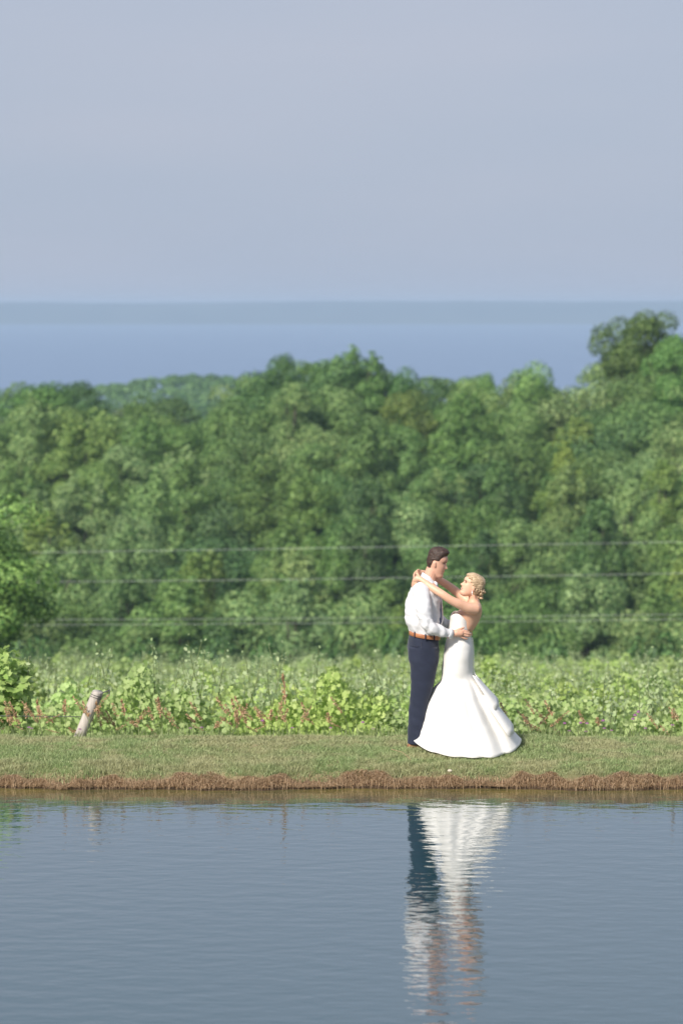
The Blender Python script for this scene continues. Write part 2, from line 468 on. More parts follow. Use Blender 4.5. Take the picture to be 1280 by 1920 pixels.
# ------------------------------------------------------------------ foliage builders
def frames(nrm, n):
    r = rng.standard_normal((n, 3))
    u = np.cross(nrm, r); u /= np.linalg.norm(u, axis=1, keepdims=True) + 1e-9
    w = np.cross(nrm, u)
    return u, w
def unit(a):
    return a / (np.linalg.norm(a, axis=1, keepdims=True) + 1e-9)
def leaf_cards(c, nrm, size, aspect=0.6):
    """diamond leaf, bent along its midrib"""
    n = len(c)
    u, w = frames(nrm, n)
    s = size[:, None]
    v = np.stack([c - u * s * 0.5, c + w * s * 0.5 * aspect + nrm * s * 0.12, c + u * s * 0.5, c - w * s * 0.5 * aspect + nrm * s * 0.12], 1).reshape(-1, 3)
    f = np.arange(n * 4).reshape(n, 4)
    return v, f
LOBE = np.array([(-0.48, 0.0), (-0.42, 0.36), (-0.05, 0.28), (0.02, 0.5), (0.28, 0.26), (0.55, 0.0), (0.28, -0.26), (0.02, -0.5), (-0.05, -0.28), (-0.42, -0.36)])
def lobed_leaves(c, nrm, size):
    n = len(c); u, w = frames(nrm, n)
    pts = []
    for (a, b) in LOBE:
        pts.append(c + u * (a * size)[:, None] + w * (b * size)[:, None] + nrm * ((abs(b) * 0.35) * size)[:, None])
    v = np.stack(pts, 1).reshape(-1, 3)
    return v, np.arange(n * 10).reshape(n, 10)

def sphere_dirs(n):
    return unit(rng.standard_normal((n, 3)))

def crown_mesh(name, rx, rz, zc, nl, lr, leaves, leaf=0.2, plume=0.0, seed=0):
    """crown = many leafy lobes scattered through an uneven ellipsoid"""
    L = []
    for k in range(nl):
        d = sphere_dirs(1)[0]
        if d[2] < -0.3: d[2] *= 0.6
        rr = rng.uniform(0.45, 1.0)
        px = rng.uniform(0.8, 1.12)
        c = np.array([d[0] * rx * rr * px, d[1] * rx * rr, zc + d[2] * rz * rr])
        L.append((c, rng.uniform(*lr)))
    if plume:
        for k in range(int(plume)):
            a = rng.uniform(0, 6.28); q = rng.uniform(0, 0.7) * rx
            b = np.array([math.cos(a) * q, math.sin(a) * q, zc + rz * math.sqrt(max(0.05, 1 - (q / rx) ** 2))])
            for s in range(4):
                L.append((b + np.array([0, 0, 0.28 * s]) + rng.normal(0, 0.07, 3), 0.42 - 0.085 * s))
    vol = np.array([r ** 2 for c, r in L]); vol /= vol.sum()
    C = []; N = []
    for (c, r), w in zip(L, vol):
        n = int(leaves * w) + 3
        d = sphere_dirs(n)
        out = unit((c - np.array([0, 0, zc - rz * 0.5]))[None, :])[0]
        keep = (d @ (out + np.array([0, 0, 0.5]))) > -0.55
        d = d[keep]; n = len(d)
        bump = 1 + 0.22 * np.sin(d[:, 0] * 7 + c[0] * 9) * np.sin(d[:, 1] * 8 + c[1] * 5) * np.sin(d[:, 2] * 6)
        rad = r * bump * (0.72 + 0.30 * rng.random(n) ** 0.5)
        C.append(c + d * rad[:, None] * np.array([1.1, 1.1, 0.85]))
        N.append(unit(d * 1.0 + np.array([0, 0, 0.2]) + rng.normal(0, 0.3, (n, 3))))
    C = np.concatenate(C); N = np.concatenate(N)
    v, f = leaf_cards(C, N, rng.uniform(0.65, 1.3, len(C)) * leaf)
    return mesh_np(name, v, f), L

def trunk_mesh(name, h, r, L, zc):
    mb = MB()
    top = h * 0.8
    pts = [Vector((0, 0, -0.5)), Vector((0, 0, 0.2)), Vector((0.06, 0.04, top * 0.35)), Vector((-0.05, 0.08, top * 0.7)), Vector((0.02, 0, top))]
    mb.tube(pts, [r * 1.4, r * 1.1, r * 0.85, r * 0.5, r * 0.15], 7)
    for c, rr in random.sample(L, min(9, len(L))):
        c = Vector(c); bz = min(top * 0.95, max(h * 0.18, c.z * 0.55)); b = Vector((0, 0, bz))
        for P0, P1 in zip(pts[1:], pts[2:]):
            if P0.z <= bz <= P1.z: b = P0.lerp(P1, (bz - P0.z) / (P1.z - P0.z))
        mid = b.lerp(c, 0.5) + Vector((0, 0, -0.15))
        mb.tube([b, mid, c], [r * 0.4, r * 0.25, r * 0.08], 5)
    return mb.mesh(name)

protos = []
specs = [  # rx, rz, zc, lobes, lobe radius, leaves, leaf size, plumes
    (2.1, 3.1, 5.3, 34, (0.60, 1.15), 24000, 0.15, 0),
    (2.4, 2.9, 5.4, 38, (0.55, 1.10), 26000, 0.15, 0),
    (1.8, 3.3, 5.2, 30, (0.50, 0.95), 20000, 0.15, 7),
    (2.2, 3.0, 5.2, 48, (0.40, 0.85), 24000, 0.14, 6),
    (2.6, 2.8, 5.5, 36, (0.70, 1.25), 28000, 0.16, 0),
    (1.6, 3.3, 5.0, 38, (0.40, 0.75), 20000, 0.14, 10),
]
for i, s in enumerate(specs):
    cm, L = crown_mesh('crown', s[0], s[1], s[2], s[3], s[4], s[5], s[6], s[7])
    cm.materials.append(M_tree)
    tm = trunk_mesh('trunk', 8.0, 0.16, L, s[2]); tm.materials.append(M_bark)
    protos.append((cm, tm))
# airy crown of the tall skyline tree: separated leaf masses with gaps
cm, L = crown_mesh('crown', 2.8, 2.0, 6.6, 80, (0.50, 0.88), 36000, 0.15, 0)
cm.materials.append(M_tree)
tm = trunk_mesh('trunk', 8.4, 0.2, L, 6.4); tm.materials.append(M_bark)
airy = (cm, tm)

def add_tree(x, y, kind, sc, tint, label, group=None, top=None, name='broadleaf_tree', rz=None, z=None):
    cm, tm = kind
    t = empty(name, (x, y, float(gz(x, y)) if z is None else z), random.uniform(0, 6.28) if rz is None else rz)
    t.scale = (sc[0], sc[0], sc[1])
    c = bpy.data.objects.new('crown', cm); link(c, t); c.color = (*tint, 1); c['kind'] = 'stuff'
    k = bpy.data.objects.new('trunk', tm); link(k, t)
    tag(t, label, 'tree', group)
    return t

kinds_lab = {
    'mid': 'mid green leafy tree',
    'silver': 'pale silvery green tree',
    'olive': 'olive green yellowish tree',
    'dark': 'dark green tree'}
tints = {'mid': (1.0, 1.08, 0.92), 'silver': (1.5, 1.4, 1.5), 'olive': (1.22, 1.12, 0.85), 'dark': (0.70, 0.80, 0.78)}
GROUP_T = 'trees of the wooded slope'
y = D0
row = 0
while y < D1 + 9:
    half = 640 / FPX * y + 9
    x = -half + (row % 2) * 1.7
    while x < half:
        xx = x + random.uniform(-0.9, 0.9); yy = y + random.uniform(-1.6, 1.6)
        k = random.choices(['mid', 'silver', 'olive', 'dark'], [5, 3.4, 1.3, 2.4])[0]
        tn = tints[k]; j = random.uniform(0.85, 1.18)
        tn = (tn[0] * j * random.uniform(0.93, 1.07), tn[1] * j, tn[2] * j * random.uniform(0.9, 1.1))
        sz = random.uniform(0.86, 1.10)
        if y > D1 - 5: sz = random.uniform(0.90, 1.04)
        pr = protos[5] if (k == 'olive' and random.random() < .5) else random.choice(protos)
        pxx = 640 + xx / yy * FPX
        if y > D1 - 6:
            pr = protos[row % 2] if pr in (protos[5], protos[2], protos[3]) else pr
            if pxx < 480: sz = min(sz, 0.95)
        side = 'at the far left' if pxx < 180 else 'left of the centre' if pxx < 520 else 'in the middle' if pxx < 740 else 'above the couple' if pxx < 930 else 'right of the couple' if pxx < 1120 else 'at the far right'
        band = ['at the foot', 'in the lower part', 'halfway up', 'in the upper part', 'along the skyline'][min(4, max(0, int((yy - D0) / (D1 - D0 - 3) * 5)))]
        add_tree(xx, yy, pr, (random.uniform(0.85, 1.1), sz), tn, kinds_lab[k] + ' ' + band + ' of the wood, ' + side, GROUP_T)
        x += 3.55 + random.uniform(-0.5, 0.6)
    y += 4.4; row += 1

def skytree(px, pytop, D, kind, w, tint, label, H=8.6, name='broadleaf_tree', rz=0.0):
    p = W(px, pytop, D)
    g = float(gz(p.x, D)) - 0.2
    return add_tree(p.x, D, kind, (w, (p.z - g) / H), tint, label, name=name, rz=rz, z=g)
skytree(1196, 566, 181, airy, 0.95, (0.75, 0.75, 0.55), 'tall dark tree with open crown rising above the skyline at the right', 9.2, rz=0.4)
skytree(530, 648, 179, protos[1], 0.66, (0.62, 0.78, 0.65), 'dark tree standing above the skyline left of the centre', 8.9)
skytree(668, 655, 180, protos[3], 0.95, (1.0, 1.15, 0.95), 'broad rounded tree on the skyline between two darker ones', 8.9)
skytree(610, 668, 181, protos[0], 0.6, (0.75, 0.9, 0.75), 'rounded dark green tree on the skyline beside the broad rounded one', 8.7)
skytree(757, 672, 180, protos[0], 0.66, (0.6, 0.8, 0.68), 'small dark tree at the right end of the middle skyline group', 8.9)
skytree(1000, 660, 179, protos[0], 0.85, (1.35, 1.45, 1.25), 'pale green rounded tree on the skyline right of the dip', 8.9)
skytree(560 + 350, 694, 180, protos[1], 0.5, (1.2, 1.35, 1.1), 'low pale green tree in the dip of the skyline', 8.6)
skytree(88, 712, 179, protos[1], 1.25, (0.75, 0.95, 0.7), 'dark rounded tree on the skyline at the far left', 8.6)
skytree(1060, 838, 158, protos[5], 0.7, (1.5, 1.3, 0.8), 'yellowish upright tree with thin top inside the wooded slope', 8.9)
skytree(1262, 622, 176, protos[1], 0.8, (1.0, 1.25, 0.95), 'leafy green tree in front of the tallest skyline tree', 8.6)
# bright near tree at the left edge
p = W(-62, 872, 78)
g = float(gz(p.x, 78)) - 0.3
cm, L = crown_mesh('crown', 2.5, 3.2, 4.6, 95, (0.45, 0.85), 48000, 0.13, 0)
cm.materials.append(M_tree)
tm = trunk_mesh('trunk', 8.0, 0.16, L, 5.0); tm.materials.append(M_bark)
add_tree(p.x, 78, (cm, tm), (1.0, (p.z - g) / 8.3), (1.32, 1.40, 1.10), 'bright green leafy tree at the left edge in front of the wood', z=g, rz=0.3)

# shrubs along the lower edge of the wood
sm, L = crown_mesh('crown', 2.0, 1.5, 1.6, 26, (0.45, 0.8), 8000, 0.18, 0)
sm.materials.append(M_tree)
st = trunk_mesh('stem', 2.0, 0.06, L, 1.6); st.materials.append(M_bark)
x = -22
while x < 22:
    yy = 120 + random.uniform(-2, 2)
    p = W(640 + x / yy * FPX, random.uniform(1185, 1215), yy)
    g = float(gz(x, yy)); sc = (p.z - g) / 3.4
    t = empty('shrub', (x, yy, g), random.uniform(0, 6))
    t.scale = (1.05, 1.05, max(0.5, sc))
    c = bpy.data.objects.new('crown', sm); link(c, t); c.color = (0.62, 0.78, 0.68, 1); c['kind'] = 'stuff'
    c = bpy.data.objects.new('stem', st); link(c, t)
    px_ = 640 + x / yy * FPX
    tag(t, 'dark green shrub at the shaded foot of the wood, ' + ('at the far left' if px_ < 130 else 'behind the leaning post' if px_ < 260 else 'left of the centre' if px_ < 560 else 'left of the man' if px_ < 770 else 'behind the couple' if px_ < 900 else 'right of the bride' if px_ < 1100 else 'at the far right'), 'shrub', 'shrubs at the foot of the wood')
    x += random.uniform(2.2, 3.0)

# far wooded ridge (one mass)
C = []; N = []; S = []
for k in range(620):
    xx = random.uniform(-80, 20); yy = random.uniform(520, 640)
    zz = float(gz(xx, yy)); h = random.uniform(4.4, 5.5)
    n = 130
    d = sphere_dirs(n); d[:, 2] = np.abs(d[:, 2]) * 1.0 - 0.2
    r = random.uniform(1.1, 1.9)
    C.append(np.array([xx, yy, zz + h - r * 0.8]) + d * np.array([1.25, 1.25, 0.8]) * r * rng.uniform(0.6, 1.1, (n, 1))); N.append(unit(d + rng.normal(0, 0.4, (n, 3)))); S.append(np.full(n, 0.6))
C = np.concatenate(C); N = np.concatenate(N); S = np.concatenate(S)
v, f = leaf_cards(C, N, S * rng.uniform(0.7, 1.4, len(S)))
ridge = obj('ridge_wood', mesh_np('ridge_wood', v, f), M_tree); ridge.color = (0.8, 0.95, 0.85, 1)
tag(ridge, 'bluish wooded ridge far off behind the left half of the wood', 'wood', None, 'stuff')

# ------------------------------------------------------------------ vineyard
def vine_mesh(width=1.9, lo=0.5, hi=1.62, n=3300, size=0.061, shoots=15):
    c = np.stack([rng.uniform(-width / 2, width / 2, n), rng.normal(0, 0.17, n), lo + (hi - lo) * rng.random(n) ** 0.7], 1)
    prof = 0.16 * np.sin(c[:, 0] * 4 + rng.uniform(0, 6)) + 0.10 * np.sin(c[:, 0] * 11 + rng.uniform(0, 6))
    c[:, 2] += prof * (c[:, 2] - lo) / (hi - lo)
    nr = unit(np.stack([rng.normal(0, 0.5, n), np.sign(c[:, 1] + rng.normal(0, .1, n)) * 0.75 + rng.normal(0, .3, n), 0.55 + rng.normal(0, 0.4, n)], 1))
    sz = rng.uniform(0.7, 1.25, n) * size
    sc = []; sn = []; ss = []; stems = MB()
    for k in range(shoots):
        x0 = rng.uniform(-width / 2, width / 2); y0 = rng.normal(0, 0.14); h = rng.uniform(0.08, 0.55) ** 1.2 * 1.1
        lean = rng.normal(0, 0.3, 2); base = np.array([x0, y0, hi - 0.12])
        tip = base + np.array([lean[0] * h, lean[1] * h, h + 0.1])
        stems.tube([base, (base + tip) / 2 + rng.normal(0, 0.015, 3), tip], [0.006, 0.005, 0.003], 4)
        m = int(5 + h * 22)
        for q in np.linspace(0.1, 1, m):
            sc.append(base + (tip - base) * q + rng.normal(0, 0.035, 3)); sn.append(unit(rng.normal(0, 0.6, (1, 3)) + np.array([[0, -0.3, 0.5]]))[0]); ss.append((0.080 - 0.045 * q) * rng.uniform(0.8, 1.2))
    v, f = lobed_leaves(c, nr, sz)
    v2, f2 = lobed_leaves(np.array(sc), np.array(sn), np.array(ss))
    fol = mesh_np('foliage', v, f); fol.materials.append(M_vine)
    tips = mesh_np('shoot_leaves', v2, f2); tips.materials.append(M_vinetip)
    tr = MB(); tr.tube([(0, 0, -0.1), (0.04, 0.02, 0.4), (-0.03, 0, 0.8)], [0.035, 0.028, 0.024], 6)
    tr.tube([(-0.03, 0, 0.78), (-width / 2, 0, 0.85)], [0.02, 0.012], 5); tr.tube([(-0.03, 0, 0.78), (width / 2, 0, 0.85)], [0.02, 0.012], 5)
    tm = tr.mesh('trunk'); tm.materials.append(M_bark)
    sm_ = stems.mesh('shoots'); sm_.materials.append(M_weed)
    return fol, tips, tm, sm_
vines = [vine_mesh() for _ in range(6)]
def add_vine(x, y, z, label, group, sc=1.0, tint=(1, 1, 1), v=None, rz=None):
    fol, tips, tm, sh = v or random.choice(vines)
    t = empty('grape_vine', (x, y, z), (random.choice([0, math.pi]) + random.uniform(-.05, .05)) if rz is None else rz)
    t.scale = (1, 1.25, sc)
    for nm, me in (('foliage', fol), ('shoot_leaves', tips), ('trunk', tm), ('shoots', sh)):
        c = bpy.data.objects.new(nm, me); link(c, t); c.color = (*tint, 1)
        if nm != 'trunk': c['kind'] = 'stuff'
    tag(t, label, 'grape vine', group)
    return t
y = 34.6; row = 0
while y < 96:
    half = 640 / FPX * y + 3.0 + y * 0.02
    x = -half + random.uniform(0, 0.9)
    while x < half:
        k = random.uniform(0.82, 1.15)
        pxx = 640 + x / y * FPX
        side = 'at the far left' if pxx < 180 else 'left of the centre' if pxx < 520 else 'left of the man' if pxx < 760 else 'by the couple' if pxx < 960 else 'right of the bride' if pxx < 1130 else 'at the far right'
        lab = 'leafy grape vine in the ' + ('first full row behind the grassy bank' if row == 0 else 'nearer rows' if y < 50 else 'middle rows' if y < 75 else 'farthest rows by the wood') + ', ' + side
        add_vine(x, y + random.uniform(-.1, .1), float(gz(x, y)), lab, 'vines of the first full row' if row == 0 else 'vines of the rows running down to the wood',
                 random.uniform(0.92, 1.1) * (1.04 if row == 0 else 1.0) * (1 + 0.07 * math.sin(x * 0.9 + y)), (k, k * random.uniform(.97, 1.04), k * random.uniform(.8, 1.1)))
        x += 1.75
    y += 2.9 if y < 50 else 3.9
    row += 1
# nearest row, ending at the leaning post on the left
for i, (px, pyt, D) in enumerate([(12, 1212, 29.3), (-130, 1190, 29.4), (-300, 1190, 29.4), (-480, 1190, 29.4)]):
    p = W(px, pyt, D); g = float(gz(p.x, D)); sc = (p.z - g) / 2.1
    f = vine_mesh(1.15 if i == 0 else 1.9, 0.35, 1.7, 1500 if i == 0 else 2400, 0.085, 9)
    add_vine(p.x - (0.35 if i == 0 else 0), D, g,
             ['tall grape vine with pale upright shoots at the left edge near the leaning post', 'tall grape vine just beyond the left edge, next to the one near the post',
              'second tall grape vine beyond the left edge', 'third tall grape vine beyond the left edge'][i], None, sc, (0.9, 0.95, 0.8), f, 0.0)

# leaning end post with its wire
p0 = W(147, 1388, 28.05); p1 = W(184, 1296, 28.05)
post = empty('end_post', (p0.x, p0.y, p0.z))
d = (p1 - p0)
mb = MB()
n = 18
rings = []
for k, s in enumerate([-0.9, -0.3, 0.2, 0.5, 0.8, 0.97, 1.0]):
    r = 0.053 * (1.0 - 0.03 * s) * (0.93 if s == 1.0 else 1)
    ax = d.normalized(); u = Vector((0, 1, 0)); w = ax.cross(u)
    rings.append([d * s + (u * math.cos(q * 2 * math.pi / n) + w * math.sin(q * 2 * math.pi / n)) * r * (1 + 0.05 * math.sin(3 * q + s * 4)) + ax * (0.012 * math.cos(q * 2 * math.pi / n + 1) if s >= 0.97 else 0) for q in range(n)])
mb.loft(rings); obj('post', mb.mesh('post'), M_wood, post)
mb = MB()
for s in (0.86, 0.9):
    pts = [d * s + (Vector((0, 1, 0)) * math.cos(q * .7) + d.normalized().cross(Vector((0, 1, 0))) * math.sin(q * .7)) * 0.056 + d * 0.004 * q for q in range(10)]
    mb.tube(pts, 0.003, 5)
obj('wire_wrap', mb.mesh('wire_wrap'), M_darkwire, post)
mb = MB(); mb.tube([d * 0.97 + Vector((0.05, 0, 0)), d * 1.0 + Vector((0.11, 0, 0.01)), d * 0.93 + Vector((0.12, -.01, 0)), d * .88 + Vector((0.1, 0, 0))], [0.006, 0.009, 0.008, 0.005], 6)
obj('wire_tensioner', mb.mesh('wire_tensioner'), M_darkwire, post)
tag(post, 'weathered grey wooden end post leaning right at the left end of the bank', 'post')
a0 = W(152, 1344, 28.1); b0 = W(-700, 1322, 29.3)
mb = MB(); mb.tube([a0, a0.lerp(b0, .3) + Vector((0, 0, -.02)), b0], 0.004, 5)
tag(obj('trellis_wire', mb.mesh('trellis_wire'), M_darkwire), 'thin dark trellis wire running left from the leaning post', 'wire')

# overhead wires crossing in front of the wood
for lab, l, rr, cc, D in (('upper pale wire crossing in front of the wood at head height of the man', 1037, 1016, 1027, 88),
                       ('middle pale wire crossing in front of the wood at shoulder height of the bride', 1092, 1075, 1085, 88),
                       ('lower wire, upper strand of the close pair behind the waist of the bride', 1162, 1152, 1159, 88),
                       ('lower wire, lower strand of the close pair behind the waist of the bride', 1172, 1161, 1168, 88)):
    A = W(0, l, D); B = W(1280, rr, D); Cc = W(640, cc, D)
    pts = []
    for s in np.linspace(-1.6, 2.6, 43):
        # parabola through the three measured heights
        z = A.z * (s - .5) * (s - 1) * 2 + Cc.z * s * (s - 1) * -4 + B.z * s * (s - .5) * 2
        pts.append((A.x + (B.x - A.x) * s, D, z))
    mb = MB(); mb.tube(pts, 0.0046 if 'strand' not in lab else 0.0038, 5)
    tag(obj('overhead_wire', mb.mesh('overhead_wire'), M_wire), lab, 'wire', 'wires in front of the wood')

# ------------------------------------------------------------------ grass
def blades(base, h, w, lean_dir, lean, droop=0.0):
    """three-segment bent blade: 5 verts -> quad + triangle as two polys of 3/4; here all as triangles"""
    n = len(base)
    side = np.stack([-lean_dir[:, 1], lean_dir[:, 0], np.zeros(n)], 1)
    rot = rng.uniform(-1.2, 1.2, n)
    side = unit(side * np.cos(rot)[:, None] + lean_dir * np.sin(rot)[:, None])
    up = np.array([0, 0, 1.0])
    m = base + up * (h * 0.6)[:, None] + lean_dir * (h * lean * 0.35)[:, None]
    t = base + up * (h * (1 - droop))[:, None] + lean_dir * (h * lean)[:, None]
    hw = (w * 0.5)[:, None]
    v = np.stack([base - side * hw, base + side * hw, m + side * hw * 0.8, m - side * hw * 0.8, t], 1).reshape(-1, 3)
    i = (np.arange(n) * 5)[:, None]
    f = np.concatenate([i + np.array([[0, 1, 2]]), i + np.array([[0, 2, 3]]), i + np.array([[3, 2, 4]])], 1).reshape(-1, 3)
    return v, f
def hdir(n):
    a = rng.uniform(0, 2 * math.pi, n)
    return np.stack([np.cos(a), np.sin(a), np.zeros(n)], 1)

n = 210000
gx = np.concatenate([rng.uniform(-4.4, 4.4, int(n * .85)), rng.uniform(-8, 8, n - int(n * .85))]); dd = 0.10 + 1.75 * rng.random(n)
wob = 0.07 * np.sin(gx * 2.9 + 1.5 * np.sin(gx * 1.1)) + 0.05 * np.sin(gx * 8.3) + 0.03 * np.sin(gx * 21 + 1)
dd = dd - 0.01 + 0.6 * wob * np.exp(-dd * 2)
gy = edge_y(gx) + dd
base = np.stack([gx, gy, gz(gx, gy) - 0.004], 1)
tuft = 0.5 + 0.5 * np.sin(gx * 9 + 3 * np.sin(gy * 7)) * np.sin(gy * 11 + 2 * np.sin(gx * 5))
edge = np.exp(-((dd - 0.25) / 0.15) ** 2)
h = (0.018 + 0.022 * rng.random(n)) * (0.75 + 0.6 * tuft) + 0.040 * edge * rng.random(n) * (0.3 + 0.7 * tuft)
v, f = blades(base, h, rng.uniform(0.003, 0.007, n), hdir(n), rng.uniform(0.2, 1.3, n))
tag(obj('lawn_grass', mesh_np('lawn_grass', v, f), M_grass), 'short mown green and straw coloured grass on the pond bank', 'grass', None, 'stuff')

# dead thatch hanging over the bank edge
n = 60000
gx = np.concatenate([rng.uniform(-4.4, 4.4, int(n * .85)), rng.uniform(-8, 8, n - int(n * .85))])
s = rng.random(n) ** 0.8
dd = 0.015 + (0.062 + 0.03 * np.sin(gx * 2.9 + 1.5 * np.sin(gx * 1.1)) + 0.03 * np.sin(gx * 8.3) + 0.02 * np.sin(gx * 21)) * s
keep = rng.random(n) < 0.35 + 0.65 * (0.5 + 0.5 * np.sin(gx * 17 + 2 * np.sin(gx * 7.7)) * np.sin(gx * 4.3 + 1))
gx = gx[keep]; dd = dd[keep]; n = len(gx)
gy = edge_y(gx) + dd
base = np.stack([gx, gy, gz(gx, gy) + 0.004], 1)
ld = unit(np.stack([rng.normal(0, 1.3, n), -np.abs(rng.normal(0.5, 0.5, n)), np.zeros(n)], 1))
h = rng.uniform(0.010, 0.042, n) * (0.7 + .5 * np.sin(gx * 6 + np.sin(gx * 17)) ** 2)
v, f = blades(base, h, rng.uniform(0.003, 0.007, n), ld, rng.uniform(0.6, 2.2, n), droop=0.9)
tag(obj('dead_grass', mesh_np('dead_grass', v, f), M_thatch), 'brown dead grass matted over the cut edge of the bank', 'dead grass', None, 'stuff')
# roots and stalks dangling to the water
n = 3500
gx = rng.uniform(-7, 7, n); gy = edge_y(gx) + rng.uniform(0.0, 0.06, n)
base = np.stack([gx, gy, gz(gx, gy) + 0.02], 1)
ld = unit(np.stack([rng.normal(0, 0.5, n), -np.ones(n), np.zeros(n)], 1))
v, f = blades(base, rng.uniform(0.02, 0.06, n), rng.uniform(0.003, 0.006, n), ld, rng.uniform(0.5, 1.0, n), droop=1.8)
tag(obj('bank_roots', mesh_np('bank_roots', v, f), M_thatch), 'brown roots and stalks hanging from the bank towards the water', 'roots', None, 'stuff')
# taller weeds along the crest
n = 9000
gx = rng.uniform(-8, 8, n); gy = edge_y(gx) + rng.uniform(1.45, 2.5, n)
base = np.stack([gx, gy, gz(gx, gy) - 0.01], 1)
dens = 0.5 + 0.5 * np.sin(gx * 2.2 + 1.0) * np.sin(gx * 5.3)
v, f = blades(base, rng.uniform(0.04, 0.15, n) * (0.5 + 0.7 * dens) + (gy - edge_y(gx) - 1.45) * 0.10, rng.uniform(0.003, 0.008, n), hdir(n), rng.uniform(0.1, 0.7, n))
tag(obj('crest_weeds', mesh_np('crest_weeds', v, f), M_weed), 'thin uneven weeds and grass along the crest of the bank', 'weeds', None, 'stuff')

# rusty seed-headed stalks
def stalk_mesh(h, lean):
    st = MB()
    pts = [Vector((lean * h * (q ** 2), 0.02 * math.sin(q * 3), h * q)) for q in (0, 0.35, 0.7, 1.0)]
    st.tube(pts, [0.003, 0.0026, 0.002, 0.0015], 4)
    sm_ = st.mesh('stem'); sm_.materials.append(M_weed)
    n = 62
    q = rng.uniform(0.62, 1.0, n)
    c = np.stack([lean * h * q ** 2, 0.02 * np.sin(q * 3), h * q], 1)
    spread = 0.010 * np.sin((q - 0.58) / 0.42 * math.pi) + 0.002
    c[:, 0] += rng.normal(0, 1, n) * spread + spread * lean * 1.5; c[:, 1] += rng.normal(0, 1, n) * spread
    v, f = leaf_cards(c, unit(rng.normal(0, 1, (n, 3)) * np.array([1, 1, 0.35])), rng.uniform(0.016, 0.034, n), 0.4)
    hm = mesh_np('seed_head', v, f); hm.materials.append(M_rust)
    return sm_, hm
stalks = [stalk_mesh(h, l) for h, l in ((0.42, 0.40), (0.36, 0.25), (0.5, 0.32), (0.33, 0.55), (0.46, 0.48), (0.28, 0.15))]
def add_stalk(px, pytop, D, label, group):
    p = W(px, pytop, D); g = float(gz(p.x, D)); k = random.randrange(6); hh_ = (0.42, 0.36, 0.5, 0.33, 0.46, 0.28)[k]
    t = empty('seeding_grass_stalk', (p.x, D, g), math.pi + random.gauss(0, 0.7) if random.random() < 0.8 else random.uniform(-.6, .6))
    t.scale = (1, 1, (p.z - g) / hh_)
    for nm, me in (('stem', stalks[k][0]), ('seed_head', stalks[k][1])):
        c = link(bpy.data.objects.new(nm, me), t)
        if nm == 'seed_head': c['kind'] = 'stuff'
    tag(t, label, 'grass stalk', group)
def crest_D(): return random.uniform(27.75, 28.5)
for k in range(75):
    px = random.choice([random.gauss(60, 60), random.gauss(240, 60), random.gauss(430, 70), random.uniform(-150, 690)])
    add_stalk(px, random.triangular(1296, 1378, 1325), crest_D(), 'rusty orange seeding grass stalk on the bank crest left of the couple', 'rusty grass stalks left of the couple')
for px, py in ((470, 1308), (538, 1262), (600, 1340), (505, 1300), (430, 1318), (575, 1315), (655, 1350)):
    add_stalk(px, py, crest_D(), 'rusty orange seeding grass stalk on the bank crest left of the couple', 'rusty grass stalks left of the couple')
for px in [random.gauss(1000, 30) for _ in range(9)] + [random.uniform(965, 1130) for _ in range(7)] + [1255, 1268, 1280, 1250, 1300, 1340]:
    add_stalk(px, random.triangular(1308, 1375, 1340), crest_D(), 'rusty orange seeding grass stalk on the bank crest right of the bride', 'rusty grass stalks right of the bride')

# pink wildflowers
def flower_mesh():
    s = MB(); s.tube([(0, 0, 0), (0.01, 0, 0.1), (0.03, 0.01, 0.2)], [0.002, 0.002, 0.0015], 4)
    m = s.mesh('stem'); m.materials.append(M_weed)
    n = 36; d = sphere_dirs(n); d[:, 2] = np.abs(d[:, 2])
    v, f = leaf_cards(np.array([0.03, 0.01, 0.2]) + d * 0.014, d, np.full(n, 0.020), 0.5)
    b = mesh_np('blossom', v, f); b.materials.append(M_petal)
    return m, b
fl = flower_mesh()
spots = [(55, 1383), (60, 1380), (150, 1388), (357, 1376), (378, 1374), (492, 1352), (548, 1372), (620, 1378), (680, 1355), (700, 1370)] + \
        [(1130, 1352), (1186, 1349), (1196, 1336), (1132, 1366), (1209, 1366), (1146, 1374), (1058, 1357), (1088, 1356), (1100, 1357), (1098, 1374), (1066, 1375), (1190, 1342), (1260, 1360)]
for px, py in spots:
    D = random.uniform(27.75, 28.1); p = W(px, py, D); g = float(gz(p.x, D))
    t = empty('wildflower', (p.x - .03, D, g)); t.scale = (1, 1, max(0.1, p.z - g) / 0.2)
    link(bpy.data.objects.new('stem', fl[0]), t); link(bpy.data.objects.new('blossom', fl[1]), t)['kind'] = 'stuff'
    side = 'left' if px < 760 else 'right'
    tag(t, 'small pink purple wildflower on the bank crest ' + ('left of the couple' if side == 'left' else 'right of the bride'), 'wildflower', 'pink wildflowers ' + side + ' of the couple')

# a pale stone on the bank edge and a straw on the lawn
p = W(843, 1461, 26.36)
mb = MB(); mb.ell((0, 0, 0), (0.024, 0.018, 0.014), 9, 6)
mb.v = [tuple(Vector(q) * (1 + 0.2 * mnoise.noise(Vector(q) * 60))) for q in mb.v]
o = obj('stone', mb.mesh('stone'), M_stone, None, (p.x, 26.36, float(gz(p.x, 26.36)) + 0.03)); tag(o, 'small pale stone on the brown edge of the bank below the dress', 'stone')
a0 = W(770, 1440, 26.7); a0.z = float(gz(a0.x, 26.7)) + .01; b0 = W(734, 1405, 26.9)
mb = MB(); mb.tube([a0, a0.lerp(b0, .5) + Vector((.01, 0, .02)), b0], [0.002, 0.0022, 0.003], 5); mb.ell(b0, (.006, .005, .004), 6, 5)
o = obj('dry_straw', mb.mesh('dry_straw'), M_thatch); tag(o, 'single pale dry straw leaning in the lawn below the man', 'straw')

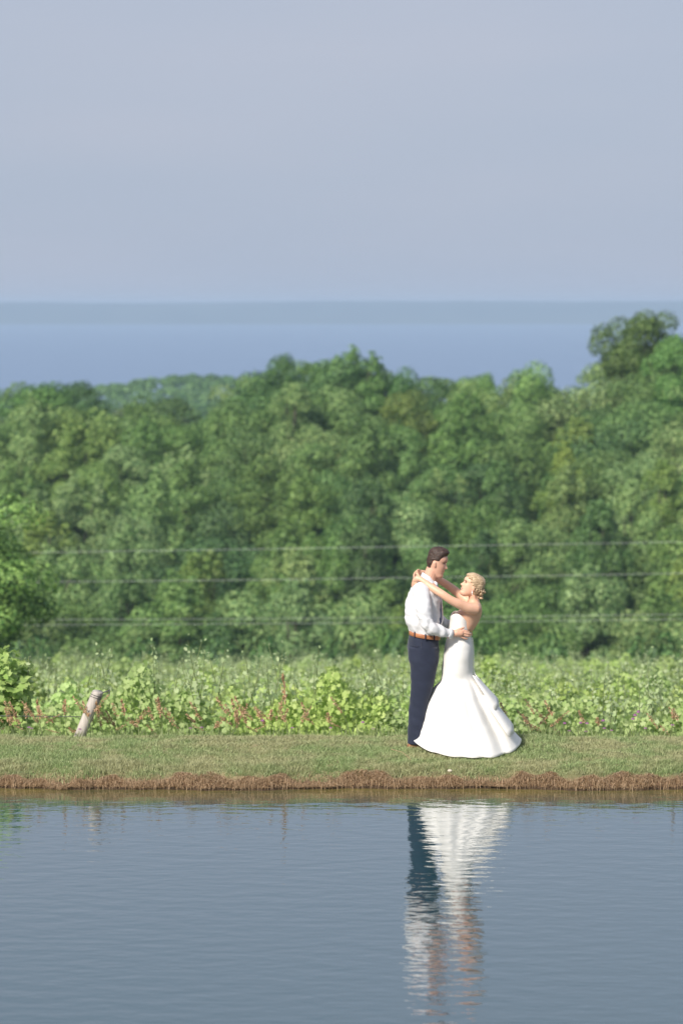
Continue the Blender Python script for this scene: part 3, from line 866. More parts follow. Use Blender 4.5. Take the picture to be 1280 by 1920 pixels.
# ------------------------------------------------------------------ the couple
YC = 27.3
def Fp(px, py, y=0.0):
    p = W(px, py, YC); p.y = YC + y; return p
def ring(L, Rr, b, n=56, pw=1.0, yc=0.0, front=None):
    """tilted ellipse through the photo points L and Rr (left and right outline), half depth b"""
    a = Fp(*L); c = Fp(*Rr); m = (a + c) / 2; h = (c - a) / 2
    out = []
    for k in range(n):
        t = 2 * math.pi * k / n
        ct, st_ = math.cos(t), math.sin(t)
        ex = math.copysign(abs(ct) ** pw, ct); ey = math.copysign(abs(st_) ** pw, st_)
        out.append(m + h * ex + Vector((0, ey * b + yc, 0)))
    return out

def smoothloft(rings, k=4):
    """Catmull-Rom between rings"""
    out = []
    for i in range(len(rings) - 1):
        r0 = rings[max(0, i - 1)]; r1 = rings[i]; r2 = rings[i + 1]; r3 = rings[min(len(rings) - 1, i + 2)]
        for s in range(k):
            t = s / k; t2 = t * t; t3 = t2 * t
            out.append([0.5 * ((2 * b_) + (c_ - a_) * t + (2 * a_ - 5 * b_ + 4 * c_ - d_) * t2 + (3 * b_ - a_ - 3 * c_ + d_) * t3) for a_, b_, c_, d_ in zip(r0, r1, r2, r3)])
    out.append(rings[-1])
    return out
def smoothpath(pts, rad, k=4):
    P = [Vector(p) for p in pts]; o = []; q = []
    for i in range(len(P) - 1):
        a_, b_, c_, d_ = P[max(0, i - 1)], P[i], P[i + 1], P[min(len(P) - 1, i + 2)]
        for s_ in range(k):
            t = s_ / k; t2 = t * t; t3 = t2 * t
            o.append(0.5 * ((2 * b_) + (c_ - a_) * t + (2 * a_ - 5 * b_ + 4 * c_ - d_) * t2 + (3 * b_ - a_ - 3 * c_ + d_) * t3))
            u = t * t * (3 - 2 * t); q.append(rad[i] * (1 - u) + rad[i + 1] * u)
    return o + [P[-1]], q + [rad[-1]]
# --- head
HZ = [0.0, 0.008, 0.02, 0.03, 0.045, 0.055, 0.065, 0.073, 0.085, 0.095, 0.11, 0.125, 0.14, 0.15, 0.165, 0.18, 0.2, 0.215, 0.227, 0.235]
HF = [0.055, 0.074, 0.084, 0.086, 0.079, 0.085, 0.081, 0.087, 0.084, 0.085, 0.084, 0.083, 0.083, 0.091, 0.093, 0.090, 0.076, 0.056, 0.033, 0.006]
HB = [0.03, 0.01, -0.01, -0.03, -0.052, -0.064, -0.073, -0.079, -0.087, -0.092, -0.098, -0.102, -0.104, -0.105, -0.104, -0.101, -0.088, -0.068, -0.043, -0.006]
HW = [0.018, 0.033, 0.043, 0.048, 0.055, 0.058, 0.061, 0.063, 0.066, 0.068, 0.071, 0.074, 0.076, 0.077, 0.077, 0.075, 0.066, 0.052, 0.034, 0.006]
def head_pt(z, t, sc=1.0):
    f = np.interp(z, HZ, HF); b = np.interp(z, HZ, HB); w = np.interp(z, HZ, HW)
    cx = (f + b) / 2; a = (f - b) / 2
    x = cx + a * math.cos(t); y = w * math.copysign(abs(math.sin(t)) ** 0.9, math.sin(t))
    if math.cos(t) > 0:
        ns = np.interp(z, [0.084, 0.092, 0.099, 0.12, 0.147], [0, 0.75, 1, 0.45, 0])
        x += 0.029 * ns * math.exp(-(y / 0.0125) ** 2)
        x -= 0.011 * math.exp(-((abs(y) - 0.033) / 0.014) ** 2 - ((z - 0.136) / 0.011) ** 2)
        x += 0.004 * math.exp(-((abs(y) - 0.04) / 0.018) ** 2 - ((z - 0.105) / 0.018) ** 2)
    return Vector((x, y, z))
def head_rings(offset=None, n=48, m=64):
    rings = []
    for z in np.linspace(0.0, 0.235, m):
        ring_ = []
        for k in range(n):
            t = 2 * math.pi * k / n
            p = head_pt(z, t)
            if offset:
                dirv = Vector((p.x + 0.005, p.y, (p.z - 0.11) * 0.9)).normalized()
                p = p + dirv * offset(p, t)
            ring_.append(p)
        rings.append(ring_)
    return rings
def xf(center, fwd, roll=0.0, sc=(1, 1, 1), pivot=(0, 0, 0.12)):
    """head-local -> world; fwd is the facing direction"""
    fwd = Vector(fwd).normalized()
    yv = Vector((0, 0, 1)).cross(fwd).normalized(); up = fwd.cross(yv)
    Mx = Matrix((fwd, yv, up)).transposed()
    S = Matrix.Diagonal(Vector(sc))
    return lambda p: Vector(center) + Mx @ (S @ (Vector(p) - Vector(pivot)))
def smooth01(x): x = max(0.0, min(1.0, x)); return x * x * (3 - 2 * x)

person_m = empty('person', (Fp(790, 1397).x, YC, float(gz(Fp(790, 1397).x, YC))))
tag(person_m, 'man in white shirt and navy trousers facing right, hands on the waist of the bride', 'person')
person_w = empty('person', (Fp(868, 1400).x, YC, float(gz(Fp(868, 1400).x, YC))))
tag(person_w, 'bride in ivory mermaid gown facing left, arms round the neck of the man', 'person')
def bodypart(name, me, mat, root):
    me.transform(Matrix.Translation(-root.location))
    o = obj(name, me, mat, root)
    return o

# ---- man
hm = xf(Fp(819.5, 1056, -0.01), (math.cos(R(14)), -0.20, -math.sin(R(14))), sc=(0.93, 0.98, 1.10))
mb = MB()
mb.loft([[hm(p) for p in r] for r in head_rings()])
for s in (-1, 1):       # ears
    mb.ell(hm((-0.010, s * 0.078, 0.112)), (0.013, 0.008, 0.027), 10, 8)
    mb.ell(hm((-0.014, s * 0.083, 0.122)), (0.013, 0.006, 0.015), 8, 6)
# neck, torso core
mb.tube([Fp(812, 1066), Fp(806, 1082), Fp(800, 1098)], [0.062, 0.064, 0.085], 16)
mb.loft(smoothloft([ring((788, 1088), (818, 1092), 0.09), ring((772, 1100), (822, 1104), 0.17), ring((764, 1125), (824, 1127), 0.18), ring((763, 1155), (824, 1155), 0.16),
         ring((770, 1185), (820, 1190), 0.15), ring((768, 1215), (818, 1218), 0.16)]))
for s, hipx in ((-1, 791), (1, 795)):
    mb.tube([Fp(hipx, 1215, s * .085), Fp(hipx, 1300, s * .09), Fp(hipx - 6, 1385, s * .1)], [0.085, 0.055, 0.038], 10)
def arm(mb, pts, rad, n=12):
    P, q = smoothpath([Fp(*p) for p in pts], rad)
    mb.tube(P, q, 24)
arm(mb, [(786, 1106, -.17), (794, 1136, -.225), (800, 1164, -.235), (822, 1177, -.21), (842, 1184, -.175), (850, 1184, -.168)], [0.05, 0.045, 0.038, 0.034, 0.027, 0.027])
arm(mb, [(794, 1106, .17), (805, 1136, .22), (814, 1162, .23), (832, 1171, .20), (848, 1176, .16), (856, 1178, .155)], [0.05, 0.045, 0.038, 0.034, 0.027, 0.027])
# near hand flat on her waist
mb.tube([Fp(847, 1184, -.170), Fp(855, 1183, -.168), Fp(862, 1183.5, -.166)], [0.027, 0.036, 0.034], 12, flat=1)
def finger(mb, pts, r0): mb.tube([Fp(*p) for p in pts], [r0, r0 * .97, r0 * .9, r0 * .78][:len(pts)], 8)
finger(mb, [(860, 1178.8, -.168), (867, 1178.6, -.170), (873, 1180, -.160), (877.5, 1182, -.142)], .0105)
finger(mb, [(861, 1182, -.170), (869, 1182.5, -.172), (875.5, 1184.6, -.160), (880.5, 1186.2, -.140)], .0108)
finger(mb, [(861, 1185.6, -.170), (868, 1187, -.171), (874.5, 1189.2, -.160), (879, 1190, -.142)], .0104)
finger(mb, [(860, 1189, -.168), (865, 1191.5, -.168), (870, 1193.8, -.160), (874, 1194.5, -.148)], .0095)
finger(mb, [(852, 1180, -.170), (857, 1176.5, -.176), (862.5, 1175, -.172), (868, 1173.4, -.158)], .0115)
# far hand behind her back
mb.tube([Fp(854, 1178, .16), Fp(862, 1180, .155), Fp(868, 1181, .15)], [0.027, 0.034, 0.032], 10)
for k in range(4): finger(mb, [(867, 1176 + 4 * k, .15), (875, 1177 + 4 * k, .14), (881, 1179 + 4 * k, .11), (885, 1181 + 4 * k, .085)], .0102)
finger(mb, [(858, 1175, .155), (863, 1171, .155), (869, 1169, .14), (873, 1168, .13)], .011)
bodypart('body', mb.fused('body', 0.0042, 2), M_skin, person_m)

# hair: tapered back and sides, longer on top
def hair_off(p, t):
    front = smooth01((p.z - (0.178 + 0.02 * max(0, p.x) / 0.09)) / 0.012)
    side = smooth01((-p.x + 0.045 - (0.17 - p.z) * 0.55) / 0.018) * smooth01((p.z - (0.135 - 0.05 * smooth01((-p.x - 0.03) / 0.02))) / 0.02)
    nape = smooth01((-p.x - 0.035) / 0.02) * smooth01((p.z - 0.055) / 0.02)
    side_b = smooth01((-abs(p.x - 0.012) + 0.012) / 0.006) * smooth01((p.z - 0.112) / 0.012)
    mk = max(front, side, nape)
    th = 0.007 + 0.020 * smooth01((p.z - 0.165) / 0.05) + 0.010 * smooth01((p.x - 0.0) / 0.06) * smooth01((p.z - 0.17) / 0.03)
    th += 0.0045 * mnoise.noise(Vector((p.x * 45, p.y * 110, p.z * 70))) + 0.003 * mnoise.noise(Vector((p.x * 120, p.y * 260, p.z * 150)))
    return -0.006 + (th + 0.006) * mk
mb = MB(); mb.loft([[hm(p) for p in r] for r in head_rings(hair_off, 96, 90)])
bodypart('hair', mb.mesh('hair'), M_hair_m, person_m)
# brows and eyes
mb = MB()
for s in (-1, 1):
    mb.ell(hm((0.083, s * 0.032, 0.150)), (0.008, 0.016, 0.0035), 8, 6)
bodypart('eyebrow', mb.mesh('eyebrow'), M_hair_m, person_m)
mb = MB()
for s in (-1, 1): mb.ell(hm((0.0745, s * 0.031, 0.135)), (0.008, 0.012, 0.0028), 8, 6)
bodypart('eye', mb.mesh('eye'), M_eye, person_m)
mb = MB(); mb.ell(hm((0.083, 0, 0.067)), (0.006, 0.02, 0.0045), 10, 6)
bodypart('mouth', mb.mesh('mouth'), M_lip, person_m)

# shirt
def shirt_disp(co):
    p = Vector((co.x, co.y - YC, co.z))
    d_ = 0.008 * mnoise.noise(Vector((p.x * 7 + p.z * 7, p.y * 6, p.z * 5 - p.x * 8)))
    d_ += 0.006 * mnoise.noise(Vector((p.x * 18, p.y * 14, p.z * 26 + p.x * 16)))
    waist = Fp(790, 1180).z
    if co.z < waist + 0.12: d_ += 0.004 * math.sin(p.x * 60 + p.y * 40 + 3 * mnoise.noise(p * 9))
    return d_
mb = MB()
mb.loft(smoothloft([ring((793, 1079), (815, 1087), 0.068), ring((784, 1087), (820, 1096), 0.105), ring((775, 1096), (823, 1103), 0.175, pw=.95), ring((768, 1108), (826, 1113), 0.215, pw=.92),
         ring((762, 1122), (828, 1126), 0.215, pw=.92), ring((758.5, 1138), (829.5, 1141), 0.205, pw=.92), ring((759, 1155), (829, 1157), 0.19, pw=.92), ring((762.5, 1172), (827, 1173), 0.185, pw=.92),
         ring((767, 1182), (825, 1188), 0.175, pw=.92), ring((769.5, 1189), (823, 1197), 0.168, pw=.92)]))
arm(mb, [(787, 1104, -.165), (790, 1120, -.205), (793, 1138, -.235), (797, 1156, -.245), (803, 1168, -.245), (818, 1176, -.225), (830, 1181, -.205), (839, 1184, -.185)], [0.082, 0.078, 0.072, 0.066, 0.062, 0.058, 0.050, 0.043], 14)
arm(mb, [(796, 1104, .165), (802, 1125, .215), (809, 1148, .235), (814, 1161, .235), (826, 1168, .215), (840, 1175, .175)], [0.082, 0.075, 0.068, 0.060, 0.054, 0.043], 14)
shirt = bodypart('shirt', mb.fused('shirt', 0.006, 5, shirt_disp), M_shirt, person_m)
# collar
mb = MB()
cr = [(791.5, 1073, 812, 1083, .069), (789, 1078, 816, 1090, .078), (787.5, 1083, 818, 1095, .090)]
outer = [ring((a_, b_), (c_, d_), e_) for a_, b_, c_, d_, e_ in cr]
inner = [ring((a_ + 1.5, b_), (c_ - 1.5, d_), e_ - .008) for a_, b_, c_, d_, e_ in reversed(cr)]
mb.loft(outer + inner, cap=False)
n_ = 56; tot = 6
for j in range(n_): mb.f.append((j + (tot - 1) * n_, (j + 1) % n_ + (tot - 1) * n_, (j + 1) % n_, j))
for s in (-1,):
    A = [Fp(814, 1088, -.055), Fp(820, 1092, -.05), Fp(819, 1103, -.075), Fp(812, 1097, -.08)]
    mb.add(A + [q + Vector((0, -.004, 0)) for q in A], [(0, 1, 2, 3), (7, 6, 5, 4), (0, 4, 5, 1), (1, 5, 6, 2), (2, 6, 7, 3), (3, 7, 4, 0)])
bodypart('collar', mb.mesh('collar'), M_shirt, person_m)
# cuffs
for pts, lab in (([(838, 1183.5, -.188), (845.5, 1185.5, -.172)], 1), ([(838, 1174, .18), (847, 1176, .162)], 2)):
    a_, b_ = Fp(*pts[0]), Fp(*pts[1]); mb = MB()
    t_ = (b_ - a_).normalized(); u_ = Vector((0, 1, 0)) - t_ * t_.y; u_.normalize(); w_ = t_.cross(u_)
    rg = []
    for q, r_ in ((a_, .043), (a_.lerp(b_, .1), .0455), (b_, .0455), (b_, .036), (a_, .034)):
        rg.append([q + (u_ * math.cos(k * math.pi / 9) * .85 + w_ * math.sin(k * math.pi / 9)) * r_ for k in range(18)])
    mb.loft(rg); bodypart('cuff', mb.mesh('cuff'), M_shirt, person_m)
mb = MB(); mb.ell(Fp(838, 1191, -.207), (.007, .005, .007), 8, 6)
bodypart('cufflink', mb.mesh('cufflink'), M_belt, person_m)
# tie
mb = MB(); rg = []
for (px_, py_, y_, w_) in ((818.5, 1096, -.062, .016), (820, 1101, -.080, .020), (821, 1104, -.090, .013), (823.3, 1120, -.100, .020), (824.8, 1140, -.105, .025), (825, 1158, -.105, .029), (824.6, 1164, -.10, .026), (824.2, 1169, -.10, .003)):
    c_ = Fp(px_, py_, y_); t_ = Vector((0.6, -1, 0)).normalized(); s_ = Vector((1, 0.6, 0)).normalized()
    rg.append([c_ - s_ * w_ * .62, c_ + t_ * .01, c_ + s_ * w_ * .62, c_ - t_ * .02])
mb.loft(rg); bodypart('tie', mb.mesh('tie', False), M_tie, person_m)

# trousers
def tr_disp(co):
    p = Vector((co.x, co.y - YC, co.z))
    return 0.006 * mnoise.noise(Vector((p.x * 9, p.y * 5, p.z * 2.5))) + 0.006 * mnoise.noise(Vector((p.x * 14 + p.z * 9, p.y * 10, p.z * 13)))
mb = MB()
mb.loft(smoothloft([ring((768, 1187), (823, 1196), 0.165, pw=.92), ring((766, 1196), (822, 1203), 0.168, pw=.92), ring((763.8, 1210), (823, 1216), 0.178, pw=.92), ring((765, 1228), (823, 1230), 0.18, pw=.9), ring((768.5, 1240), (821.5, 1240), 0.172, pw=.9)]))
near = [((765, 1212), (820, 1212), .08), ((766, 1235), (821, 1235), .09), ((769, 1250), (818.5, 1250), .09), ((769.5, 1282), (811, 1282), .082), ((767.5, 1310), (803, 1310), .075), ((765, 1340), (799, 1340), .07), ((763.5, 1375), (797, 1375), .068), ((763, 1391), (800, 1394), .068)]
mb.loft(smoothloft([ring(a_, b_, c_, yc=-.09, pw=.9) for a_, b_, c_ in near]))
farl = [((767, 1212), (822, 1212), .08), ((769, 1235), (823, 1235), .09), ((774, 1250), (820.5, 1250), .09), ((776, 1282), (814.5, 1282), .082), ((776, 1310), (811, 1310), .075), ((776, 1340), (809, 1340), .07), ((776, 1375), (808, 1375), .068), ((776, 1389), (810, 1391), .068)]
mb.loft(smoothloft([ring(a_, b_, c_, yc=.10, pw=.9) for a_, b_, c_ in farl]))
bodypart('trousers', mb.fused('trousers', 0.006, 3, tr_disp), M_trouser, person_m)
# pocket seam
mb = MB(); mb.tube([Fp(788, 1200, -.172), Fp(789, 1210, -.180), Fp(792, 1222, -.182), Fp(795, 1229, -.178)], .0025, 5)
mb.tube([Fp(768, 1206, -.13), Fp(776, 1208, -.165), Fp(784, 1208, -.178)], .002, 5)
bodypart('pocket_seam', mb.mesh('pocket_seam'), M_trouser, person_m)
# belt
rg = [ring((767, 1182.5), (824.2, 1191), .176, pw=.92, n=40), ring((766.4, 1183), (824.8, 1191.6), .179, pw=.92, n=40), ring((766.2, 1189), (824.4, 1197.8), .180, pw=.92, n=40), ring((767, 1190), (824, 1198.6), .176, pw=.92, n=40)]
mb = MB(); mb.loft(rg); belt = bodypart('belt', mb.mesh('belt'), M_belt, person_m)
mb = MB(); c_ = Fp(823.2, 1194.5, -.075)
mb.tube([c_ + Vector((-.008, -.02, .017)), c_ + Vector((.004, .02, .017)), c_ + Vector((.004, .02, -.017)), c_ + Vector((-.008, -.02, -.017)), c_ + Vector((-.008, -.02, .017))], .0045, 6)
bodypart('buckle', mb.mesh('buckle'), M_buckle, person_m)
for px_, py_, y_ in ((776, 1186.5, -.145), (796, 1190, -.1835), (813, 1193, -.152)):
    mb = MB(); c_ = Fp(px_, py_, y_); mb.tube([c_ + Vector((0, 0, .022)), c_ + Vector((0, -.004, 0)), c_ + Vector((0, 0, -.024))], .006, 6)
    bodypart('belt_loop', mb.mesh('belt_loop'), M_trouser, person_m)
# shoes
for x0, y0 in ((764, -.10), (777, .10)):
    g_ = float(gz(Fp(x0, 1397).x, YC + y0))
    bx_ = Fp(x0, 1397).x
    mb = MB()
    mb.tube([(bx_ + .035, YC + y0, g_ + .045), (bx_ + .12, YC + y0, g_ + .050), (bx_ + .20, YC + y0 - .004, g_ + .038), (bx_ + .265, YC + y0 - .008, g_ + .030)], [.036, .042, .042, .028], 12, flat=0.95)
    mb.tube([(bx_ + .02, YC + y0, g_ + .014), (bx_ + .15, YC + y0, g_ + .013), (bx_ + .275, YC + y0 - .008, g_ + .013)], [.034, .036, .03], 10)
    bodypart('shoe', mb.fused('shoe', .006, 2), M_shoe, person_m)

# ---- woman
hw = xf(Fp(883, 1099, -.01), (-math.cos(R(24)), -0.14, math.sin(R(24))), sc=(0.93, 0.93, 0.93))
mb = MB()
mb.loft([[hw(p) for p in r] for r in head_rings()])
for s in (-1, 1): mb.ell(hw((-0.012, s * 0.080, 0.108)), (0.014, 0.008, 0.028), 10, 8)
mb.tube([Fp(886, 1106), Fp(888, 1122), Fp(888, 1136)], [0.052, 0.047, 0.062], 16)
mb.loft(smoothloft([ring((880, 1127), (897, 1128), .06), ring((873, 1133), (901, 1133), .135), ring((864, 1141), (903, 1142), .165, pw=.95), ring((853, 1151), (902, 1153), .150), ring((848, 1163), (897, 1166), .130), ring((845.5, 1176), (889.5, 1178), .122),
         ring((844, 1186), (882, 1188), .118), ring((842, 1198), (880, 1200), .125), ring((836, 1222), (882, 1222), .15), ring((833, 1262), (881, 1262), .12)]))
for s in (-1, 1):
    mb.tube([Fp(858, 1240, s * .07), Fp(858, 1310, s * .08), Fp(860, 1385, s * .09)], [0.07, 0.05, 0.034], 10)
# near arm over his shoulder
arm(mb, [(889, 1139, -.135), (878, 1137, -.17), (860, 1129, -.205), (842, 1120, -.225), (829, 1111, -.225), (815, 1102.5, -.20), (802, 1094, -.165), (793, 1087.5, -.135), (787, 1083.5, -.115)],
    [0.058, 0.050, 0.043, 0.038, 0.036, 0.036, 0.031, 0.024, 0.024], 14)
mb.tube([Fp(788, 1083.5, -.115), Fp(782, 1082.5, -.10), Fp(778.5, 1086, -.085)], [0.024, 0.031, 0.028], 10)
finger(mb, [(780, 1081.5, -.085), (776.5, 1082.5, -.065), (773.8, 1087, -.045), (773, 1092, -.03)], .0095)
finger(mb, [(779, 1084, -.09), (775, 1087, -.075), (772.2, 1093, -.058), (771.8, 1098, -.045)], .0098)
finger(mb, [(779, 1087, -.095), (775.5, 1091, -.088), (773, 1097, -.075), (772.8, 1101.5, -.066)], .0094)
finger(mb, [(780.5, 1089, -.10), (778, 1094, -.10), (775.8, 1099.5, -.092), (775.3, 1103, -.085)], .0085)
finger(mb, [(786, 1079.5, -.10), (783, 1076.5, -.085), (781, 1074.5, -.065), (779.5, 1074, -.05)], .010)
# far arm
arm(mb, [(886, 1134, .135), (872, 1126, .175), (856, 1113, .20), (840, 1101, .205), (826, 1092, .19), (812, 1083.5, .165), (798, 1077.5, .13), (790, 1075, .10)],
    [0.056, 0.046, 0.040, 0.036, 0.035, 0.034, 0.027, 0.024], 14)
mb.tube([Fp(790, 1075, .10), Fp(784, 1075, .08), Fp(780.5, 1077, .06)], [0.024, 0.029, 0.027], 10)
for k in range(4): finger(mb, [(781, 1073 + 3.2 * k, .06), (777.5, 1074.5 + 3.2 * k, .035), (775.5, 1078 + 3.4 * k, .01), (775.5, 1082 + 3.4 * k, -.012)], .0093)
finger(mb, [(788, 1072, .08), (785, 1069.5, .06), (783, 1069.5, .04), (782, 1070, .025)], .0098)
bodypart('body', mb.fused('body', 0.0042, 2), M_skin_w, person_w)

# hair: swept back, braid over the ear, low curled bun
def hairw_off(p, t):
    front = smooth01((p.z - (0.176 + 0.012 * max(0, p.x) / 0.09)) / 0.014)
    side = smooth01((-p.x + 0.038 - (0.18 - p.z) * 0.42) / 0.016) * smooth01((p.z - (0.118 - 0.06 * smooth01((-p.x - 0.02) / 0.02))) / 0.02)
    nape = smooth01((-p.x - 0.03) / 0.02) * smooth01((p.z - 0.045) / 0.02)
    mk = max(front, side, nape)
    th = 0.011 + 0.012 * smooth01((p.z - 0.16) / 0.05) + 0.009 * smooth01((-p.x - 0.02) / 0.06)
    th += 0.003 * mnoise.noise(Vector((p.x * 22 + p.z * 30, p.y * 40, p.z * 60 - p.x * 20))) + 0.0016 * math.sin(p.z * 420 + p.x * 220 + 4 * mnoise.noise(p * 14))
    return -0.006 + (th + 0.006) * mk
mb = MB(); mb.loft([[hw(p) for p in r] for r in head_rings(hairw_off, 96, 90)])
# bun and curls at the nape
random.seed(3)
for k in range(26):
    a_ = random.uniform(-1.1, 1.1); b_ = random.uniform(-0.8, 0.9)
    c_ = Vector((-0.112 + random.uniform(-.022, .012), 0.052 * math.sin(a_), 0.085 + 0.045 * b_))
    rot = Matrix.Rotation(random.uniform(0, 3), 3, 'X') @ Matrix.Rotation(random.uniform(0, 3), 3, 'Y')
    mb.ell(hw(c_), (0.022, 0.011, 0.014), 10, 7, rot)
for k in range(8):   # curls hanging by the nape
    c_ = Vector((-0.10 + 0.006 * math.sin(k * 2), random.uniform(-.04, .03), 0.045 - 0.004 * k))
    mb.ell(hw(c_), (0.015, 0.012, 0.012), 8, 6)
hair_w = bodypart('hair', mb.mesh('hair'), M_hair_w, person_w)
for s in (-1, 1):
    mb = MB()
    for k in range(13):
        q = k / 12
        x_ = 0.060 - 0.165 * q; z_ = 0.200 - 0.085 * q - 0.03 * math.sin(q * 3.1); y_ = s * (0.060 + 0.034 * math.sin(min(1, q * 1.5) * 1.57) - 0.035 * q * q)
        rot = Matrix.Rotation(0.7 if k % 2 else -0.7, 3, 'Y')
        mb.ell(hw((x_, y_, z_ + (0.005 if k % 2 else -0.005))), (0.016, 0.010, 0.0095), 10, 7, rot)
    o = obj('braid', mb.mesh('braid'), M_hair_w); o.data.transform(Matrix.Translation(-person_w.location)); o.parent = hair_w
mb = MB()
for s in (-1, 1): mb.ell(hw((0.0765, s * 0.031, 0.136)), (0.007, 0.012, 0.003), 8, 6)
bodypart('eye', mb.mesh('eye'), M_eye, person_w)
mb = MB()
for s in (-1, 1): mb.ell(hw((0.083, s * 0.032, 0.151)), (0.007, 0.016, 0.0022), 8, 6)
bodypart('eyebrow', mb.mesh('eyebrow'), M_hair_m, person_w)
mb = MB(); mb.ell(hw((0.0815, 0, 0.063)), (0.007, 0.024, 0.0085), 10, 6)
bodypart('mouth', mb.mesh('mouth'), M_lip, person_w)
mb = MB(); mb.ell(hw((0.0835, 0, 0.0635)), (0.007, 0.021, 0.0045), 10, 6)
bodypart('teeth', mb.mesh('teeth'), M_teeth, person_w)
for s in (-1, 1):
    mb = MB(); e_ = hw((-0.006, s * 0.089, 0.082)); e_.z -= .003
    mb.ell(e_, (.005, .005, .006), 8, 6); mb.ell(e_ + Vector((0, 0, -.014)), (.006, .004, .010), 8, 6); mb.ell(e_ + Vector((0, 0, -.03)), (.004, .003, .006), 8, 6)
    bodypart('earring', mb.mesh('earring'), M_pearl, person_w)

# gown
NS = 96
CREASE = [(4.10, .10, .9), (4.62, .13, .75), (4.98, .10, 1.0), (5.42, .12, 1.1), (5.85, .09, .8), (3.65, .12, .7), (1.0, .15, 1), (1.9, .2, 1), (2.6, .15, .8)]
def gring(L, Rr, b, lift=0.0, fold=0.0, ph=0.0, yc=0.0, ground=None, n=NS, tip=1.0):
    a_ = Fp(*L); c_ = Fp(*Rr); m_ = (a_ + c_) / 2; h_ = (c_ - a_) / 2
    out = []
    for k in range(n):
        t = 2 * math.pi * k / n
        ct, st_ = math.cos(t), math.sin(t)
        crease = sum(a_ * math.exp(-((t - t0) / w_) ** 2) for t0, w_, a_ in CREASE)
        fo = 1 - 1.05 * fold * crease + 0.55 * fold * (0.6 * math.cos(4 * t + 0.6 + ph) + 0.4 * math.cos(7 * t + 1.9) + 0.35 * math.cos(11 * t + .4)) * (abs(st_) ** 0.7)
        p = m_ + h_ * ct + Vector((0, math.copysign(abs(st_) ** tip, st_) * b * fo + yc, lift * abs(st_) ** 1.5))
        if ground is not None:
            p.z = float(gz(p.x, p.y)) + ground + 0.05 * abs(ct) ** 8 + 0.012 * (1 - ct)
        out.append(p)
    return out
body_r = [gring((845, 1157), (881, 1186), .145, lift=.10), gring((844, 1165), (882, 1188), .138, lift=.06), gring((842.5, 1176), (881.5, 1191), .131, lift=.02), gring((841, 1187), (881.5, 1195), .131),
          gring((838, 1197), (883, 1203), .138), gring((835, 1209), (884.5, 1212), .152)]
skirt_r = [gring((835, 1209), (884.5, 1212), .152), gring((833, 1222), (885.5, 1224), .162), gring((831, 1238), (885.3, 1238), .163), gring((829.4, 1254), (885, 1252), .158), gring((828.4, 1268), (885.6, 1263), .152),
           gring((825.5, 1278), (889, 1272), .158, fold=.02), gring((813, 1290), (900, 1284), .198, fold=.08), gring((801, 1312), (914, 1303), .268, fold=.13), gring((791, 1336), (929, 1324), .320, fold=.14),
           gring((782, 1360), (946, 1348), .375, fold=.14, tip=1.08), gring((775, 1378), (962, 1371), .420, fold=.13, yc=-.01, tip=1.15), gring((771, 1389), (976, 1390), .53, fold=.085, yc=-.03, ground=.012, tip=1.18)]
def cloth_disp(co):
    p = Vector((co.x, co.y - YC, co.z))
    return 0.0035 * mnoise.noise(Vector((p.x * 9, p.y * 9, p.z * 13))) + 0.002 * mnoise.noise(Vector((p.x * 24 + p.z * 15, p.y * 20, p.z * 20)))
def clothify(me):
    nrm = [v.normal.copy() for v in me.vertices]
    for v, n in zip(me.vertices, nrm): v.co += n * cloth_disp(v.co)
    return me
mb = MB(); mb.loft(smoothloft(body_r + skirt_r[1:], 5), cap=False)
skirt = bodypart('gown', clothify(mb.mesh('gown')), M_dress, person_w)
sol = skirt.modifiers.new('thickness', 'SOLIDIFY'); sol.thickness = 0.006; sol.offset = -1
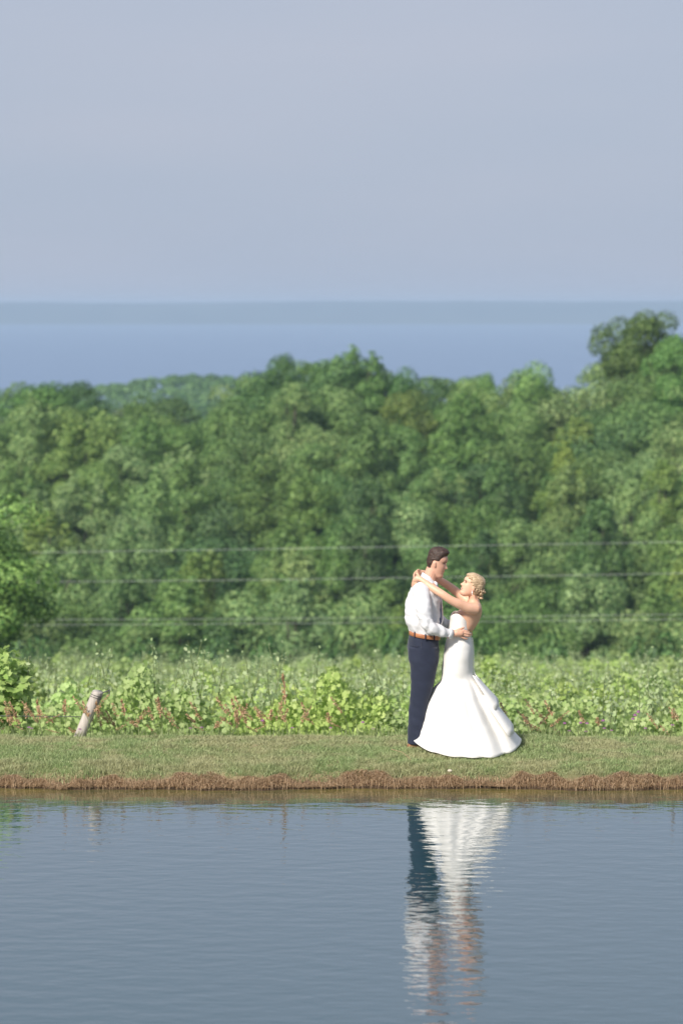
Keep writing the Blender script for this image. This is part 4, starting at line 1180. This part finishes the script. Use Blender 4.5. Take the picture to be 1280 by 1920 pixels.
# peplum-like tiers falling over the back of the skirt
def tier(pts_top, pts_bot, name):
    """closed slab of cloth: outline ribbons given as (px, py, y) rows, thickened"""
    rg = []
    rows_ = [pts_top, pts_bot]
    mb = MB()
    n = len(pts_top); m = 8
    grid = []
    for i in range(m + 1):
        q = i / m
        grid.append([Fp(*[a_ + (b_ - a_) * q for a_, b_ in zip(A, B)]) + Vector((0, -0.02 * math.sin(q * math.pi), 0)) for A, B in zip(pts_top, pts_bot)])
    v = [p for r in grid for p in r]; f = []
    for i in range(m):
        for j in range(n - 1):
            a_ = i * n + j; f.append((a_, a_ + 1, a_ + n + 1, a_ + n))
    mb.add(v, f)
    o = bodypart(name, mb.mesh(name), M_dress, person_w)
    s2 = o.modifiers.new('thickness', 'SOLIDIFY'); s2.thickness = 0.006; s2.offset = 0
    return o
tier([(884, 1263, -.13), (889, 1266, -.07), (892, 1267, 0), (891, 1266, .08), (886, 1264, .14)],
     [(925, 1326, -.215), (934, 1321, -.12), (933, 1311, 0), (932, 1311, .13), (924, 1316, .25)], 'back_pleat')
tier([(900, 1300, -.20), (912, 1300, -.11), (916, 1300, 0), (914, 1300, .12), (904, 1300, .22)],
     [(950, 1372, -.33), (961, 1369, -.2), (961.5, 1359, 0), (958, 1360, .2), (946, 1364, .36)], 'back_pleat')
# covered buttons down the back seam
path = [(883.5, 1196), (885, 1205), (886, 1215), (886.6, 1225), (886.6, 1236), (886.2, 1247), (886.8, 1257), (889, 1264), (893.5, 1270), (898, 1276), (903, 1281.5), (908, 1287)]
bm_ = MB(); bm_.ell((0, 0, 0), (.0078, .0078, .0078), 8, 6); bme = bm_.mesh('button'); bme.materials.append(M_pearl)
seg = 26
for k in range(seg):
    q = k / (seg - 1) * (len(path) - 1); i = min(int(q), len(path) - 2); fr = q - i
    p = Fp(path[i][0] + (path[i + 1][0] - path[i][0]) * fr, path[i][1] + (path[i + 1][1] - path[i][1]) * fr, -.03) + Vector((.004, 0, 0))
    o = bpy.data.objects.new('button', bme); COL.objects.link(o); o.parent = person_w; o.location = p - person_w.location

# ------------------------------------------------------------------ haze
def haze_box(x0, x1, y0, y1, z0, z1, dens):
    v = [(x0, y0, z0), (x1, y0, z0), (x1, y1, z0), (x0, y1, z0), (x0, y0, z1), (x1, y0, z1), (x1, y1, z1), (x0, y1, z1)]
    f = [(3, 2, 1, 0), (4, 5, 6, 7), (0, 1, 5, 4), (1, 2, 6, 5), (2, 3, 7, 6), (3, 0, 4, 7)]
    m, nt, out = newmat('haze_air')
    vol = nt.nodes.new('ShaderNodeVolumePrincipled')
    vol.inputs['Color'].default_value = (0.57, 0.76, 1.0, 1); vol.inputs['Density'].default_value = dens
    nt.links.new(vol.outputs['Volume'], out.inputs['Volume'])
    tag(obj('haze', mesh_np('haze', v, f), m), None, None, None, 'stuff')
haze_box(-5400, 5400, -70, 6000, -31.5, 18.5, 2.8e-4)
